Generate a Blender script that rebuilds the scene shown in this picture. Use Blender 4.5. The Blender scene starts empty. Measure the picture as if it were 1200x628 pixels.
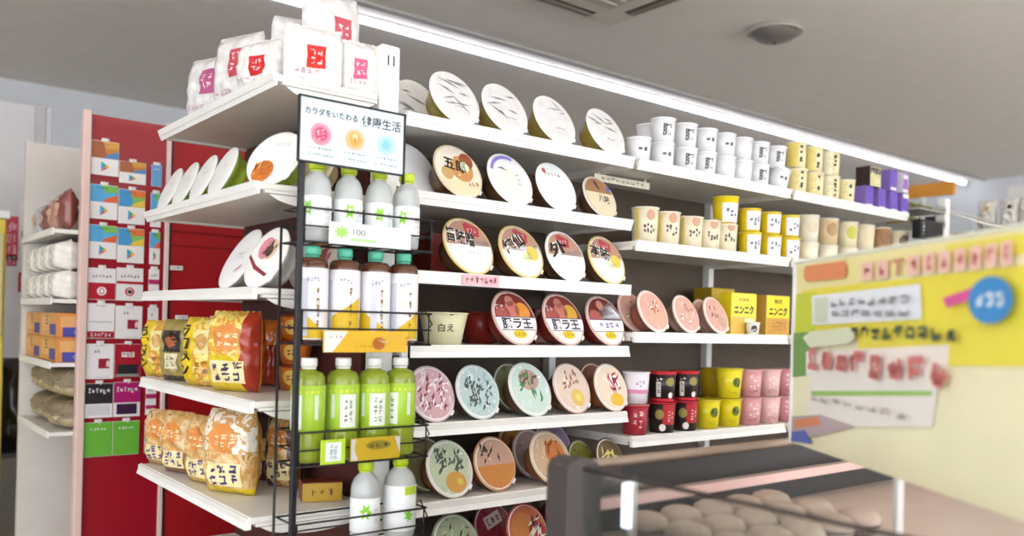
import bpy, math, random
from mathutils import Vector, Matrix
PI = math.pi
sc = bpy.context.scene
COL = sc.collection
E = 1.35                      # eye height
F = 1010.0                    # focal length in pixels of a 1200 px wide frame
TH = math.radians(51.3)       # the main shelf face runs along +X, TH to the right of the view
RHO = math.radians(1.5)       # camera roll
FW = Vector((math.cos(TH), math.sin(TH), 0))
RT = Vector((math.sin(TH), -math.cos(TH), 0))
UP = Vector((0, 0, 1))

def ray(px, py):
    a, b = (px - 600) / F, (379 - py) / F
    ra = a * math.cos(RHO) - b * math.sin(RHO)
    za = a * math.sin(RHO) + b * math.cos(RHO)
    return FW + RT * ra + UP * za
def onY(px, py, v):
    d = ray(px, py); t = v / d.y
    return d.x * t, E + d.z * t
def onX(px, py, u):
    d = ray(px, py); t = u / d.x
    return d.y * t, E + d.z * t
def onZ(px, py, z):
    d = ray(px, py); t = (z - E) / d.z
    return d.x * t, d.y * t

# ------------------------------------------------------------------ materials
def lin(h):
    if isinstance(h, str):
        h = h.lstrip('#'); c = [int(h[i:i+2], 16) / 255 for i in (0, 2, 4)]
    else: c = list(h)
    return tuple((x / 12.92 if x <= .04045 else ((x + .055) / 1.055) ** 2.4) for x in c) + (1,)
MATS = {}
def mat(key, col='#ffffff', rough=.5, metal=0, spec=.4, bump=0, bscale=60, var=.06, vscale=8, trans=0, ior=1.45, coat=0, emit=0, cols=None, pscale=20, pdet=2.0):
    if key in MATS: return MATS[key]
    m = bpy.data.materials.new(key); m.use_nodes = True
    nt = m.node_tree; b = nt.nodes['Principled BSDF']
    b.inputs['Roughness'].default_value = rough
    b.inputs['Metallic'].default_value = metal
    b.inputs['Specular IOR Level'].default_value = spec
    b.inputs['IOR'].default_value = ior
    b.inputs['Transmission Weight'].default_value = trans
    b.inputs['Coat Weight'].default_value = coat
    tc = nt.nodes.new('ShaderNodeTexCoord')
    c = lin(col)
    b.inputs['Base Color'].default_value = c
    if cols:                    # printed pattern of several inks
        n = nt.nodes.new('ShaderNodeTexNoise'); n.inputs['Scale'].default_value = pscale; n.inputs['Detail'].default_value = pdet
        n.inputs['Distortion'].default_value = 1.6
        nt.links.new(tc.outputs['Object'], n.inputs['Vector'])
        r = nt.nodes.new('ShaderNodeValToRGB'); r.color_ramp.interpolation = 'CONSTANT'
        el = r.color_ramp.elements
        el[0].position = 0; el[0].color = lin(cols[0])
        N = len(cols)
        for i in range(1, N):
            p = .36 + .30 * (i - 1) / max(1, N - 2) if N > 2 else .5
            if i == 1: el[1].position = p; el[1].color = lin(cols[i])
            else:
                e = el.new(p); e.color = lin(cols[i])
        nt.links.new(n.outputs['Fac'], r.inputs['Fac'])
        nt.links.new(r.outputs['Color'], b.inputs['Base Color'])
    elif var and not trans:
        n = nt.nodes.new('ShaderNodeTexNoise'); n.inputs['Scale'].default_value = vscale; n.inputs['Detail'].default_value = 4
        nt.links.new(tc.outputs['Object'], n.inputs['Vector'])
        r = nt.nodes.new('ShaderNodeValToRGB')
        r.color_ramp.elements[0].position = .3; r.color_ramp.elements[1].position = .7
        r.color_ramp.elements[0].color = tuple(x * (1 - var) for x in c[:3]) + (1,)
        r.color_ramp.elements[1].color = tuple(min(1, x * (1 + var * .5)) for x in c[:3]) + (1,)
        nt.links.new(n.outputs['Fac'], r.inputs['Fac'])
        nt.links.new(r.outputs['Color'], b.inputs['Base Color'])
    if bump:
        n2 = nt.nodes.new('ShaderNodeTexNoise'); n2.inputs['Scale'].default_value = bscale; n2.inputs['Detail'].default_value = 3
        nt.links.new(tc.outputs['Object'], n2.inputs['Vector'])
        bp = nt.nodes.new('ShaderNodeBump'); bp.inputs['Strength'].default_value = bump; bp.inputs['Distance'].default_value = .004
        nt.links.new(n2.outputs['Fac'], bp.inputs['Height']); nt.links.new(bp.outputs['Normal'], b.inputs['Normal'])
    if emit:
        b.inputs['Emission Color'].default_value = c; b.inputs['Emission Strength'].default_value = emit
    MATS[key] = m
    return m
def ink(h): return mat('ink_' + h.lstrip('#'), h, rough=.45, var=.03)
def gl(h): return mat('gloss_' + h.lstrip('#'), h, rough=.3, var=.05, coat=.15)
def film(h): return mat('film_' + h.lstrip('#'), h, rough=.24, var=.2, bump=.9, bscale=34, vscale=40, coat=.5)
def fpr(*cols, s=40): return mat('filmprint_' + '_'.join(c.lstrip('#') for c in cols) + f'_{s}', cols[0], rough=.24, cols=cols, pscale=s, bump=.9, bscale=34, coat=.5)
def pr(*cols, s=20, d=2.0): return mat('print_' + '_'.join(c.lstrip('#') for c in cols) + f'_{s}', cols[0], rough=.4, cols=cols, pscale=s, pdet=d)

WHITE = mat('white_enamel', '#efedea', rough=.4, var=.03)
STEEL = mat('white_shelf_steel', '#e9e6e1', rough=.38, var=.04, bump=.04, bscale=200)
RAIL = mat('price_rail_plastic', '#f2f0ee', rough=.3, var=.05)
BACK = mat('taupe_back_panel', '#5c4e43', rough=.6, var=.12)
BLACKWIRE = mat('black_wire', '#1c1b1e', rough=.4)
RED = mat('red_panel', '#a5121b', rough=.45, var=.1)
FOIL = mat('silver_lid_foil', '#f8f8fb', rough=.28, metal=.35, bump=1.0, bscale=32, var=.10, vscale=40)
DARK = mat('dark_brown_metal', '#433c3a', rough=.5)
PET = mat('clear_bottle', '#f4f8f8', rough=.08, trans=.52, ior=1.33, var=0)
GLASS = mat('clear_glass', '#f6faf9', rough=.02, trans=.97, ior=1.1, var=0)

# ------------------------------------------------------------------ mesh builder
class MB:
    def __init__(s): s.v = []; s.f = []; s.m = []; s.sm = []; s.mats = []
    def mi(s, m):
        if m not in s.mats: s.mats.append(m)
        return s.mats.index(m)
    def add(s, vs, fs, m, smooth=False):
        o = len(s.v); s.v += [tuple(x) for x in vs]; k = s.mi(m)
        for f in fs: s.f.append(tuple(i + o for i in f)); s.m.append(k); s.sm.append(smooth)
        return s
    def box(s, a, b, m, bev=0.0, M=None):
        (x0, y0, z0), (x1, y1, z1) = a, b
        if bev <= 0:
            vs = [(x0,y0,z0),(x1,y0,z0),(x1,y1,z0),(x0,y1,z0),(x0,y0,z1),(x1,y0,z1),(x1,y1,z1),(x0,y1,z1)]
            fs = [(3,2,1,0),(4,5,6,7),(0,1,5,4),(1,2,6,5),(2,3,7,6),(3,0,4,7)]
        else:                    # chamfered box
            e = min(bev, (x1-x0)/2.01, (y1-y0)/2.01, (z1-z0)/2.01)
            vs = []; fs = []
            def ring(z, i):
                return [(x0+i+e*(i==0),y0+i,z),(x1-i-e*(i==0),y0+i,z),(x1-i,y0+i+e*(i==0),z),(x1-i,y1-i-e*(i==0),z),(x1-i-e*(i==0),y1-i,z),(x0+i+e*(i==0),y1-i,z),(x0+i,y1-i-e*(i==0),z),(x0+i,y0+i+e*(i==0),z)]
            for z, i in ((z0, e), (z0+e, 0), (z1-e, 0), (z1, e)): vs += ring(z, i)
            for r in range(3):
                for k in range(8):
                    fs.append((r*8+k, r*8+(k+1)%8, r*8+8+(k+1)%8, r*8+8+k))
            fs.append(tuple(reversed(range(8)))); fs.append(tuple(range(24, 32)))
        if M: vs = [M @ Vector(q) for q in vs]
        return s.add(vs, fs, m)
    def lathe(s, prof, m, seg=32, M=None, cap=True, smooth=True, ms=None):
        vs = []; n = len(prof)
        for (r, z) in prof:
            for k in range(seg):
                a = 2*PI*k/seg; p = Vector((r*math.cos(a), r*math.sin(a), z)); vs.append(M @ p if M else p)
        o = len(s.v); s.v += [tuple(x) for x in vs]
        for i in range(n-1):
            kk = s.mi(ms[i] if ms else m)
            for k in range(seg):
                s.f.append((o+i*seg+k, o+i*seg+(k+1)%seg, o+(i+1)*seg+(k+1)%seg, o+(i+1)*seg+k)); s.m.append(kk); s.sm.append(smooth)
        if cap:
            s.f.append(tuple(o+k for k in reversed(range(seg)))); s.m.append(s.mi(ms[0] if ms else m)); s.sm.append(False)
            s.f.append(tuple(o+(n-1)*seg+k for k in range(seg))); s.m.append(s.mi(ms[-1] if ms else m)); s.sm.append(False)
        return s
    def tube(s, pts, r, m, seg=8, closed=False):
        P = [Vector(p) for p in pts]; n = len(P); vs = []; fs = []
        for i, p in enumerate(P):
            if closed: t = P[(i+1) % n] - P[i-1]
            else: t = P[min(i+1, n-1)] - P[max(i-1, 0)]
            t.normalize()
            a = t.orthogonal() if abs(t.z) > .95 else t.cross(UP)
            a.normalize(); b = t.cross(a)
            for k in range(seg):
                q = 2*PI*k/seg; vs.append(p + a*(r*math.cos(q)) + b*(r*math.sin(q)))
        for i in range(n if closed else n-1):
            j = (i+1) % n
            for k in range(seg): fs.append((i*seg+k, i*seg+(k+1)%seg, j*seg+(k+1)%seg, j*seg+k))
        if not closed: fs.append(tuple(reversed(range(seg)))); fs.append(tuple((n-1)*seg+k for k in range(seg)))
        return s.add(vs, fs, m, True)
    def prism(s, poly, d, m, fmap):
        n = len(poly); vs = [fmap(x, y, 0) for x, y in poly] + [fmap(x, y, d) for x, y in poly]
        fs = [tuple(reversed(range(n))), tuple(range(n, 2*n))] + [(i, (i+1)%n, n+(i+1)%n, n+i) for i in range(n)]
        return s.add(vs, fs, m)
    def poly(s, pts, m, fm): return s.add([fm(x, y) for x, y in pts], [tuple(range(len(pts)))], m)
    def rect(s, cx, cy, w, h, m, fm, rot=0):
        c, q = math.cos(rot), math.sin(rot)
        N = 6; vs = []; fs = []
        for j in range(N+1):
            for i in range(N+1):
                x, y = -w/2+w*i/N, -h/2+h*j/N; vs.append(fm(cx+x*c-y*q, cy+x*q+y*c))
        for j in range(N):
            for i in range(N): a = j*(N+1)+i; fs.append((a, a+1, a+N+2, a+N+1))
        return s.add(vs, fs, m)
    def strip(s, x0, x1, y0, y1, m, fm, n=8):   # a patch that follows a curved surface
        vs = []; fs = []
        for i in range(n+1):
            x = x0 + (x1-x0)*i/n; vs += [fm(x, y0), fm(x, y1)]
        for i in range(n): fs.append((2*i, 2*i+2, 2*i+3, 2*i+1))
        return s.add(vs, fs, m)
    def disc(s, cx, cy, rx, m, fm, ry=None, n=24): 
        ry = ry or rx
        vs = [fm(cx, cy)]; fs = []
        for r in range(1, 4):
            vs += [fm(cx+rx*r/3*math.cos(2*PI*k/n), cy+ry*r/3*math.sin(2*PI*k/n)) for k in range(n)]
        for k in range(n):
            j = (k+1) % n; fs.append((0, 1+k, 1+j))
            for r in range(2): fs.append((1+r*n+k, 1+(r+1)*n+k, 1+(r+1)*n+j, 1+r*n+j))
        return s.add(vs, fs, m)
    def ring(s, cx, cy, r0, r1, m, fm, n=28):
        vs = []; fs = []
        for k in range(n):
            a = 2*PI*k/n; vs += [fm(cx+r0*math.cos(a), cy+r0*math.sin(a)), fm(cx+r1*math.cos(a), cy+r1*math.sin(a))]
        for k in range(n): j = (k+1) % n; fs.append((2*k, 2*k+1, 2*j+1, 2*j))
        return s.add(vs, fs, m)
    def star(s, cx, cy, r, m, fm, n=8, q=.55, rot=0):
        return s.poly([(cx+(r if k%2==0 else r*q)*math.cos(rot+PI*k/n), cy+(r if k%2==0 else r*q)*math.sin(rot+PI*k/n)) for k in range(2*n)], m, fm)
    def text(s, t, cx, cy, w, h, m, fm, rot=0, bold=0.0, vertical=False):
        if vertical:
            n = len(t)
            for i, ch in enumerate(t): s.text(ch, cx, cy + h/2 - h*(i+.5)/n, w, h/n*.92, m, fm, rot, bold)
            return s
        vs, fs = glyphs(t, bold)
        c, q = math.cos(rot), math.sin(rot); out = []
        for x, y in vs:
            x, y = x*w, y*h; out.append(fm(cx+x*c-y*q, cy+x*q+y*c))
        return s.add(out, fs, m)
    def marks(s, cx, cy, w, h, nx, ny, m, fm, seed=1, rot=0, th=.11):   # print too fine to read: small strokes
        R = random.Random(seed); c, q = math.cos(rot), math.sin(rot)
        def bar(x0, y0, x1, y1, t):
            d = Vector((x1-x0, y1-y0)); L = d.length or 1; nn = Vector((-d.y, d.x))/L*t/2
            pts = [(x0-nn.x,y0-nn.y),(x1-nn.x,y1-nn.y),(x1+nn.x,y1+nn.y),(x0+nn.x,y0+nn.y)]
            s.poly([(cx+x*c-y*q, cy+x*q+y*c) for x, y in pts], m, fm)
        for j in range(ny):
            for i in range(nx):
                x = -w/2 + w*(i+.5)/nx; y = -h/2 + h*(j+.5)/ny; a = w/nx*.38; b = h/ny*.38; t = th*min(w/nx, h/ny)*1.3
                for k in range(R.choice((2, 2, 3))):
                    yy = y + R.uniform(-b, b); bar(x-a*R.uniform(.5,1), yy, x+a*R.uniform(.5,1), yy+R.uniform(-.2,.2)*b, t)
                for k in range(R.choice((1, 2))):
                    xx = x + R.uniform(-a, a)*.8; bar(xx, y-b*R.uniform(.5,1), xx+R.uniform(-.4,.4)*a, y+b*R.uniform(.5,1), t)
        return s
    def mesh(s, name):
        me = bpy.data.meshes.new(name); me.from_pydata(s.v, [], s.f)
        for m in s.mats: me.materials.append(m)
        me.polygons.foreach_set('material_index', s.m); me.polygons.foreach_set('use_smooth', s.sm); me.update()
        return me
    def obj(s, name, parent=None): return link(s.mesh(name), name, parent)
GC = {}
def glyphs(t, bold=0.0):
    if (t, bold) in GC: return GC[(t, bold)]
    cu = bpy.data.curves.new('lettering', 'FONT'); cu.body = t; cu.size = 1; cu.offset = bold; cu.resolution_u = 3
    ob = bpy.data.objects.new('lettering', cu); COL.objects.link(ob)
    dg = bpy.context.evaluated_depsgraph_get(); me = bpy.data.meshes.new_from_object(ob.evaluated_get(dg))
    vs = [(v.co.x, v.co.y) for v in me.vertices]; fs = [tuple(p.vertices) for p in me.polygons]
    bpy.data.objects.remove(ob); bpy.data.curves.remove(cu); bpy.data.meshes.remove(me)
    x0 = min(v[0] for v in vs); x1 = max(v[0] for v in vs); y0 = min(v[1] for v in vs); y1 = max(v[1] for v in vs)
    vs = [((x-x0)/max(1e-6,x1-x0)-.5, (y-y0)/max(1e-6,y1-y0)-.5) for x, y in vs]
    GC[(t, bold)] = (vs, fs); return vs, fs

def link(me, name, parent=None):
    o = bpy.data.objects.new(name, me); COL.objects.link(o)
    if parent: o.parent = parent
    return o
def tag(o, label, cat, group=None):
    o['label'] = label; o['category'] = cat
    if group: o['group'] = group
    return o
def thing(name, label, cat, loc=(0,0,0), rz=0, group=None, tilt=(0,0)):
    o = bpy.data.objects.new(name, None); COL.objects.link(o); o.empty_display_size = .05
    o.location = loc; o.rotation_euler = (tilt[0], tilt[1], rz); return tag(o, label, cat, group)
def struct(mb, name):
    o = mb.obj(name); o['kind'] = 'structure'; return o
CACHE = {}
def put(name, key, builder, label, cat, loc, rz=0, group=None, tilt=(0,0)):
    """a thing whose parts come from builder() -> [(part, MB, [sub-parts])]; the meshes of a repeat are shared"""
    if key not in CACHE:
        CACHE[key] = [(p, mb.mesh(p), [(q, mq.mesh(q)) for q, mq in sub]) for p, mb, sub in builder()]
    parts = CACHE[key]
    t = thing(name, label, cat, loc, rz, group, tilt)
    for p, me, sub in parts:
        o = link(me, p, t)
        for q, mq in sub: link(mq, q, o)
    return t

# ------------------------------------------------------------------ product builders (front = -Y, base at z = 0)
def bowl(R=.074, rb=.048, d=.075, body=None, rim=None, lid=None, art=None, dome=.0015):
    """instant-noodle bowl lying on its flank, lid to the front"""
    rb *= .95; d *= .80
    def f():
        t = math.atan2(R-rb, d); c, s_ = math.cos(t), math.sin(t)
        n = Vector((0, -c, s_)); up = Vector((0, s_, c)); x = Vector((1, 0, 0)); ctr = Vector((0, 0, (R+.003)*c))
        M = Matrix((( x.x, up.x, n.x, ctr.x), (x.y, up.y, n.y, ctr.y), (x.z, up.z, n.z, ctr.z), (0, 0, 0, 1)))
        b = MB()
        b.lathe([(rb*.82, -d+.004), (rb*.86, -d), (rb, -d), (rb*1.05, -d*.8), (R*.9, -d*.25), (R*.955, -.012), (R*.965, -.004), (R*.99, -.002)], body, 36, M)
        l = MB()
        l.lathe([(R*.97, -.004), (R+.002, -.003), (R+.003, -.001), (R+.002, .0005), (R*.965, .001), (R*.93, dome), (R*.5, dome+.0004)], rim, 40, M, ms=[rim]*4+[lid]*3)
        if art:
            k = [0]
            def layer():
                k[0] += 1; z = dome + .0008 + k[0]*.0003
                return lambda a, q: M @ Vector((a*R, q*R, z))
            art(l, layer)
        tab = MB(); tab.box((-.008, -R-.007, -.0012), (.008, -R+.002, .0006), lid, .0004, M @ Matrix.Rotation(.8, 4, 'Z'))
        return [('bowl_body', b, []), ('lid', l, [('pull_tab', tab)])]
    return f
def arcband(l, fm, y0, y1, m, r=.93, n=14, x0=-9, x1=9):
    pts = []
    for i in range(n+1):
        y = y0+(y1-y0)*i/n; pts.append((min(x1, math.sqrt(max(0, r*r-y*y))), y))
    for i in range(n, -1, -1):
        y = y0+(y1-y0)*i/n; pts.append((max(x0, -math.sqrt(max(0, r*r-y*y))), y))
    l.poly(pts, m, fm)
def cup(R=.035, r=.026, h=.085, body=None, lid=None, art=None, yaw=-.55, rim=None, seg=28):
    """tapered paper cup with a foil lid; art(mb, map) prints on its flank, x in radians, y in metres"""
    def f():
        b = MB(); b.lathe([(r*.9, .003), (r*.92, 0), (r, 0), (r+(R-r)*.5, h*.5), (R, h-.003)], body, seg)
        if art:
            k = [0]
            def layer():
                k[0] += 1; e = .0005 + .0003*k[0]
                def fm(a, y):
                    q = -PI/2 + a + yaw; rr = r+(R-r)*y/h + e
                    return Vector((rr*math.cos(q), rr*math.sin(q), y))
                return fm
            art(b, layer)
        l = MB(); l.lathe([(R*.98, h-.004), (R+.002, h-.003), (R+.0025, h-.0005), (R+.001, h+.001), (R*.93, h+.0005), (R*.5, h+.0008)], lid, seg, ms=[rim or lid]*4+[lid]*2)
        return [('cup_body', b, []), ('lid', l, [])]
    return f
def bag(w=.13, h=.17, d=.07, pick=None, art=None, p=3.0, fin=.08, lean=0, back=None, nx=18, ny=22, wrinkle=.004, seed=1, finm=None):
    """filled film bag standing up with crimped ends; pick(x, y, side) chooses the film of each cell, x and y in -1..1"""
    def f():
        R = random.Random(seed); ph = [R.uniform(0, 6.3) for _ in range(6)]
        def half(x, y):
            yy = min(1, abs(y)/(1-fin)); q = (1-abs(x)**p)*(1-yy**p)
            wv = wrinkle*(math.sin(7*x+ph[0]+3*y)*math.sin(5*y+ph[1])+.6*math.sin(13*y+ph[2]+4*x))
            return .0012 + max(0, q)**.55*(d/2 + wv)
        def P(x, y, sgn, e=0):
            yy = min(1, abs(y)/(1-fin))
            pin = 1 - .10*(abs(y)**6)
            z = h/2*(1+y); th = half(x, y)+e
            return Vector((x*w/2*pin, sgn*th + lean*z, z))
        b = MB(); o = 0
        for sgn in (-1, 1):
            vs = [P(-1+2*i/nx, -1+2*j/ny, sgn) for j in range(ny+1) for i in range(nx+1)]
            base = len(b.v); b.v += [tuple(q) for q in vs]
            for j in range(ny):
                for i in range(nx):
                    a = base+j*(nx+1)+i; q = (a, a+1, a+nx+2, a+nx+1)
                    b.f.append(q if sgn < 0 else tuple(reversed(q)))
                    b.m.append(b.mi(pick(-1+2*(i+.5)/nx, -1+2*(j+.5)/ny, sgn))); b.sm.append(True)
        n1 = (nx+1)*(ny+1)                       # close the edge between the two halves
        edge = [i for i in range(nx+1)] + [j*(nx+1)+nx for j in range(1, ny+1)] + [ny*(nx+1)+i for i in range(nx-1, -1, -1)] + [j*(nx+1) for j in range(ny-1, 0, -1)]
        km = b.mi(pick(0, -1, -1))
        for i, a in enumerate(edge):
            c = edge[(i+1) % len(edge)]; b.f.append((c, a, a+n1, c+n1)); b.m.append(km); b.sm.append(False)
        if art:
            k = [0]
            def layer():
                k[0] += 1; e = .0012+.0004*k[0]
                return lambda x, y: P(max(-1,min(1,x)), max(-1,min(1,y)), -1, e)
            art(b, layer)
        out = [('film_pack', b, [])]
        s2 = MB()
        z = h*(1-fin*.45); nz = 15
        pts = [(-w*.45+w*.9*i/nz, h*(1-fin*.45)+(.006 if i % 2 else .003)) for i in range(nz+1)]
        pl = [(-w*.45, h*(1-fin*.8)), (w*.45, h*(1-fin*.8))] + pts[::-1]
        s2.prism(pl, .0044, finm or pick(0, .95, -1), lambda a, c, e: Vector((a, lean*c-.0022+e, c)))
        out.append(('crimped_seal', s2, []))
        return out
    return f
def carton(w, d, h, front, side, art=None, sart=None, bev=.0012, flap=True):
    def f():
        b = MB(); b.box((-w/2, -d/2, 0), (w/2, d/2, h), side, bev)
        k = [0]
        def layer():
            k[0] += 1; e = -d/2-.0003-.0003*k[0]
            return lambda x, y: Vector((x*w/2, e, h/2*(1+y)))
        b.rect(0, 0, 1.96, 1.96, front, layer())
        if art: art(b, layer)
        if sart:
            kk = [0]
            def sl():
                kk[0] += 1; e = -w/2-.0003-.0003*kk[0]
                return lambda x, y: Vector((e, -x*d/2, h/2*(1+y)))
            sart(b, sl)
        out = [('carton_body', b, [])]
        if flap:
            t = MB(); t.box((-w/2+.001, -d/2+.001, h), (w/2-.001, d/2-.001, h+.0012), side, .0004); out.append(('top_flap', t, []))
        return out
    return f
def bottle(H, r, body, cap, label, art=None, neck=.30, l0=.14, l1=.58, waist=False, yaw=-.55, capm=.017):
    def f():
        b = MB(); hc = .018; zs = H*(1-neck)
        pr_ = [(r*.70, .004), (r*.82, 0), (r*.96, .005), (r, .014)]
        n = 7
        for i in range(1, n):
            z = .014+(zs-.014)*i/n; pr_.append((r*(.95 if waist and i % 2 else 1.0), z))
        pr_ += [(r, zs), (r*.96, zs+.012), (r*.80, zs+(H-zs)*.42), (r*.50, H-hc-.008), (.0125, H-hc-.003), (.0125, H-hc+.002)]
        b.lathe(pr_, body, 28)
        lb = MB(); e = .0011
        z0, z1 = H*l0, H*l1
        if label: lb.lathe([(r+e*.2, z0), (r+e, z0+.001), (r+e, z1-.001), (r+e*.2, z1)], label, 32, cap=False)
        if label and art:
            k = [0]
            def layer():
                k[0] += 1; ee = e+.0003*k[0]
                def fm(a, y):
                    q = -PI/2+a+yaw; return Vector(((r+ee)*math.cos(q), (r+ee)*math.sin(q), z0+(z1-z0)*y))
                return fm
            art(lb, layer)
        c = MB(); c.lathe([(capm*.93, H-hc), (capm, H-hc+.001), (capm, H-.003), (capm*.92, H)], cap, 24)
        rg = MB(); rg.lathe([(.0142, H-hc-.0045), (.015, H-hc-.004), (.015, H-hc-.0015), (.0142, H-hc-.001)], cap, 24)
        out = [('bottle_body', b, []), ('cap', c, [('tamper_ring', rg)])]
        if label: out.insert(1, ('label_wrap', lb, []))
        return out
    return f

#@@SCENE@@
# ------------------------------------------------------------------ the room
YF = 1.696                    # front plane of the long shelf face
CEIL = E + 1.40
XW, YW, XN, YN = 8.1, 6.0, -2.6, -2.4
m = MB(); m.box((XN-.1, YN-.1, -.08), (XW+.1, YW+.1, 0), mat('floor_tile', '#b5a896', rough=.3, var=.06, vscale=3)); struct(m, 'floor')
m = MB(); m.box((XN-.1, YN-.1, CEIL), (XW+.1, YW+.1, CEIL+.08), mat('ceiling_board', '#f0eae4', rough=.9, var=.03)); struct(m, 'ceiling')
WALL = mat('wall_paint', '#e6e9ee', rough=.8, var=.03)
for nm, a, b in (('wall_right', (XW, YN-.1, 0), (XW+.1, YW+.1, CEIL)), ('wall_back', (XN-.1, YW, 0), (XW, YW+.1, CEIL)),
                 ('wall_left', (XN-.1, 2.2, 0), (XN, YW, CEIL))):
    m = MB(); m.box(a, b, WALL); struct(m, nm)
# unseen glazed front added behind the camera for daylight: sill, head, mullions, panes
def added_shopfront(nm, wn, P, L, n):
    # P(s, t, z): s along the front, t through its thickness
    m = MB()
    def bx(s0, s1, z0, z1, t0=0, t1=.1, mt=WALL, mm=None):
        a, b = P(s0, t0), P(s1, t1); (mm or m).box((min(a[0], b[0]), min(a[1], b[1]), z0), (max(a[0], b[0]), max(a[1], b[1]), z1), mt)
    bx(0, L, 0, .35); bx(0, L, CEIL-.10, CEIL); struct(m, nm)
    for k in range(n):
        t = bpy.data.objects.new(f'window_{wn+k}', None); COL.objects.link(t); t['kind'] = 'structure'  # windows of the added front, out of view
        s0, s1 = L*k/n, L*(k+1)/n
        f = MB(); al = mat('aluminium_frame', '#b9bcc0', rough=.35, metal=.6)
        bx(s0, s0+.04, .35, CEIL-.10, .02, .08, al, f); bx(s1-.04, s1, .35, CEIL-.10, .02, .08, al, f); bx(s0+.04, s1-.04, .35, .40, .02, .08, al, f); bx(s0+.04, s1-.04, CEIL-.15, CEIL-.10, .02, .08, al, f)
        f.obj('window_frame', t)
        g = MB(); bx(s0+.04, s1-.04, .40, CEIL-.15, .045, .055, PANE, g); g.obj('window_glass', t)
PANE = bpy.data.materials.new('window_pane'); PANE.use_nodes = True
_n = PANE.node_tree; _o = _n.nodes['Material Output']; _b = _n.nodes['Principled BSDF']; _b.inputs['Roughness'].default_value = .02
_t = _n.nodes.new('ShaderNodeBsdfTransparent'); _x = _n.nodes.new('ShaderNodeMixShader'); _x.inputs[0].default_value = .07
_n.links.new(_t.outputs[0], _x.inputs[1]); _n.links.new(_b.outputs[0], _x.inputs[2]); _n.links.new(_x.outputs[0], _o.inputs['Surface'])
added_shopfront('wall_front', 1, lambda s, t: (XN+s, YN-t), XW-XN, 6)
added_shopfront('wall_left_glazed', 7, lambda s, t: (XN-t, YN+s), 2.2-YN, 3)
m = MB(); m.box((XN-12, YN-14, -.16), (XW+12, YW+12, -.09), mat('pavement', '#e4e1dc', rough=.9, var=.1)); struct(m, 'ground')  # unseen pale pavement added outside, bounces daylight up to the ceiling
m = MB(); m.box((XN, 3.38, CEIL-.012), (XW, 3.42, CEIL), mat('ceiling_batten', '#b9b6b3', rough=.8)); struct(m, 'trim_1')

LED = mat('led_tube', '#eef2ff', emit=12.0, var=0)
LEDR = mat('led_tube_room', '#fff4e6', emit=5.0, var=0)
def led(x0, x1, y, label, led_m, w=.015, drop=0):
    t = thing('led_strip_light', label, 'ceiling light', ((x0+x1)/2, y, CEIL))
    L = (x1-x0)/2
    b = MB(); q = w*.5 if drop else w+.004; b.box((-L, -q, -.012-drop), (L, q, -drop), WHITE, .002); b.obj('housing', t)
    d = MB(); d.box((-L+.01, -w, (-.045 if drop else -.034)-drop), (L-.01, w, -.010-drop), led_m, .006); d.obj('diffuser', t)
    if drop:
        for k in range(-2, 3):
            s = MB(); s.box((k*L*.45-.006, -.006, -drop), (k*L*.45+.006, .006, 0), WHITE, .001); s.obj('stem', t)
    for s in (-1, 1):
        e = MB(); e.box((s*L-.008, -w-.003, -.047-drop), (s*L+.008, w+.003, -drop), WHITE, .002); e.obj('end_cap', t)
    return t
led(1.2, XW-.05, 3.55, 'long bright linear ceiling light running above the white shelving to the far wall', LED)
for y in (.55, -1.0):  # unseen lamps added for general light, hung low to brighten the ceiling
    led(-2.2, 7.6, y, 'linear ceiling light over the near aisle outside the picture', LEDR, .035, .16)['group'] = 'ceiling lights over the near aisles'
led(-2.2, 0.0, 3.0, 'linear ceiling light over the cross aisle at the shelf ends', LEDR, .035, .16)

# ceiling cassette air conditioner and detector
t = thing('ceiling_air_conditioner', 'square ceiling air conditioner cassette cut off by the top of the picture', 'air conditioner', (2.36, 2.39, CEIL))
ACW = mat('ac_plastic', '#d9d3ca', rough=.5)
b = MB(); b.box((-.43, -.43, -.035), (.43, .43, 0), ACW, .015); b.obj('cassette_panel', t)
b = MB(); b.box((-.26, -.26, -.04), (.26, .26, -.034), mat('ac_grille', '#bfb9b0'), .004)
for k in range(9): b.box((-.24, -.24+.055*k, -.044), (.24, -.232+.055*k, -.039), ACW)
b.obj('intake_grille', t)
for k in range(4):
    M = Matrix.Rotation(k*PI/2, 4, 'Z'); b = MB(); b.box((-.25, .335, -.037), (.25, .395, -.0345), mat('ac_slot', '#4d443a'), 0, M)
    b.box((-.25, .355, -.041), (.25, .377, -.036), mat('ac_vane', '#8d8374'), 0, M); b.obj('louvre', t)
x, y = onZ(908, 42, CEIL-.03)
t = thing('smoke_detector', 'round grey dome detector on the bare ceiling', 'smoke detector', (x, y, CEIL))
b = MB(); b.lathe([(.122, -.02), (.124, -.018), (.124, 0), (.118, 0)], mat('detector_ring', '#b5aea5'), 40); b.obj('base_ring', t)
b = MB(); b.lathe([(.006, -.062), (.04, -.06), (.08, -.048), (.104, -.030), (.110, -.018)], mat('detector_dome', '#77706a', rough=.35), 40); b.obj('dome', t)
b = MB(); b.lathe([(.004, -.068), (.008, -.066), (.009, -.06)], DARK, 16); b.obj('indicator', t)

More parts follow.
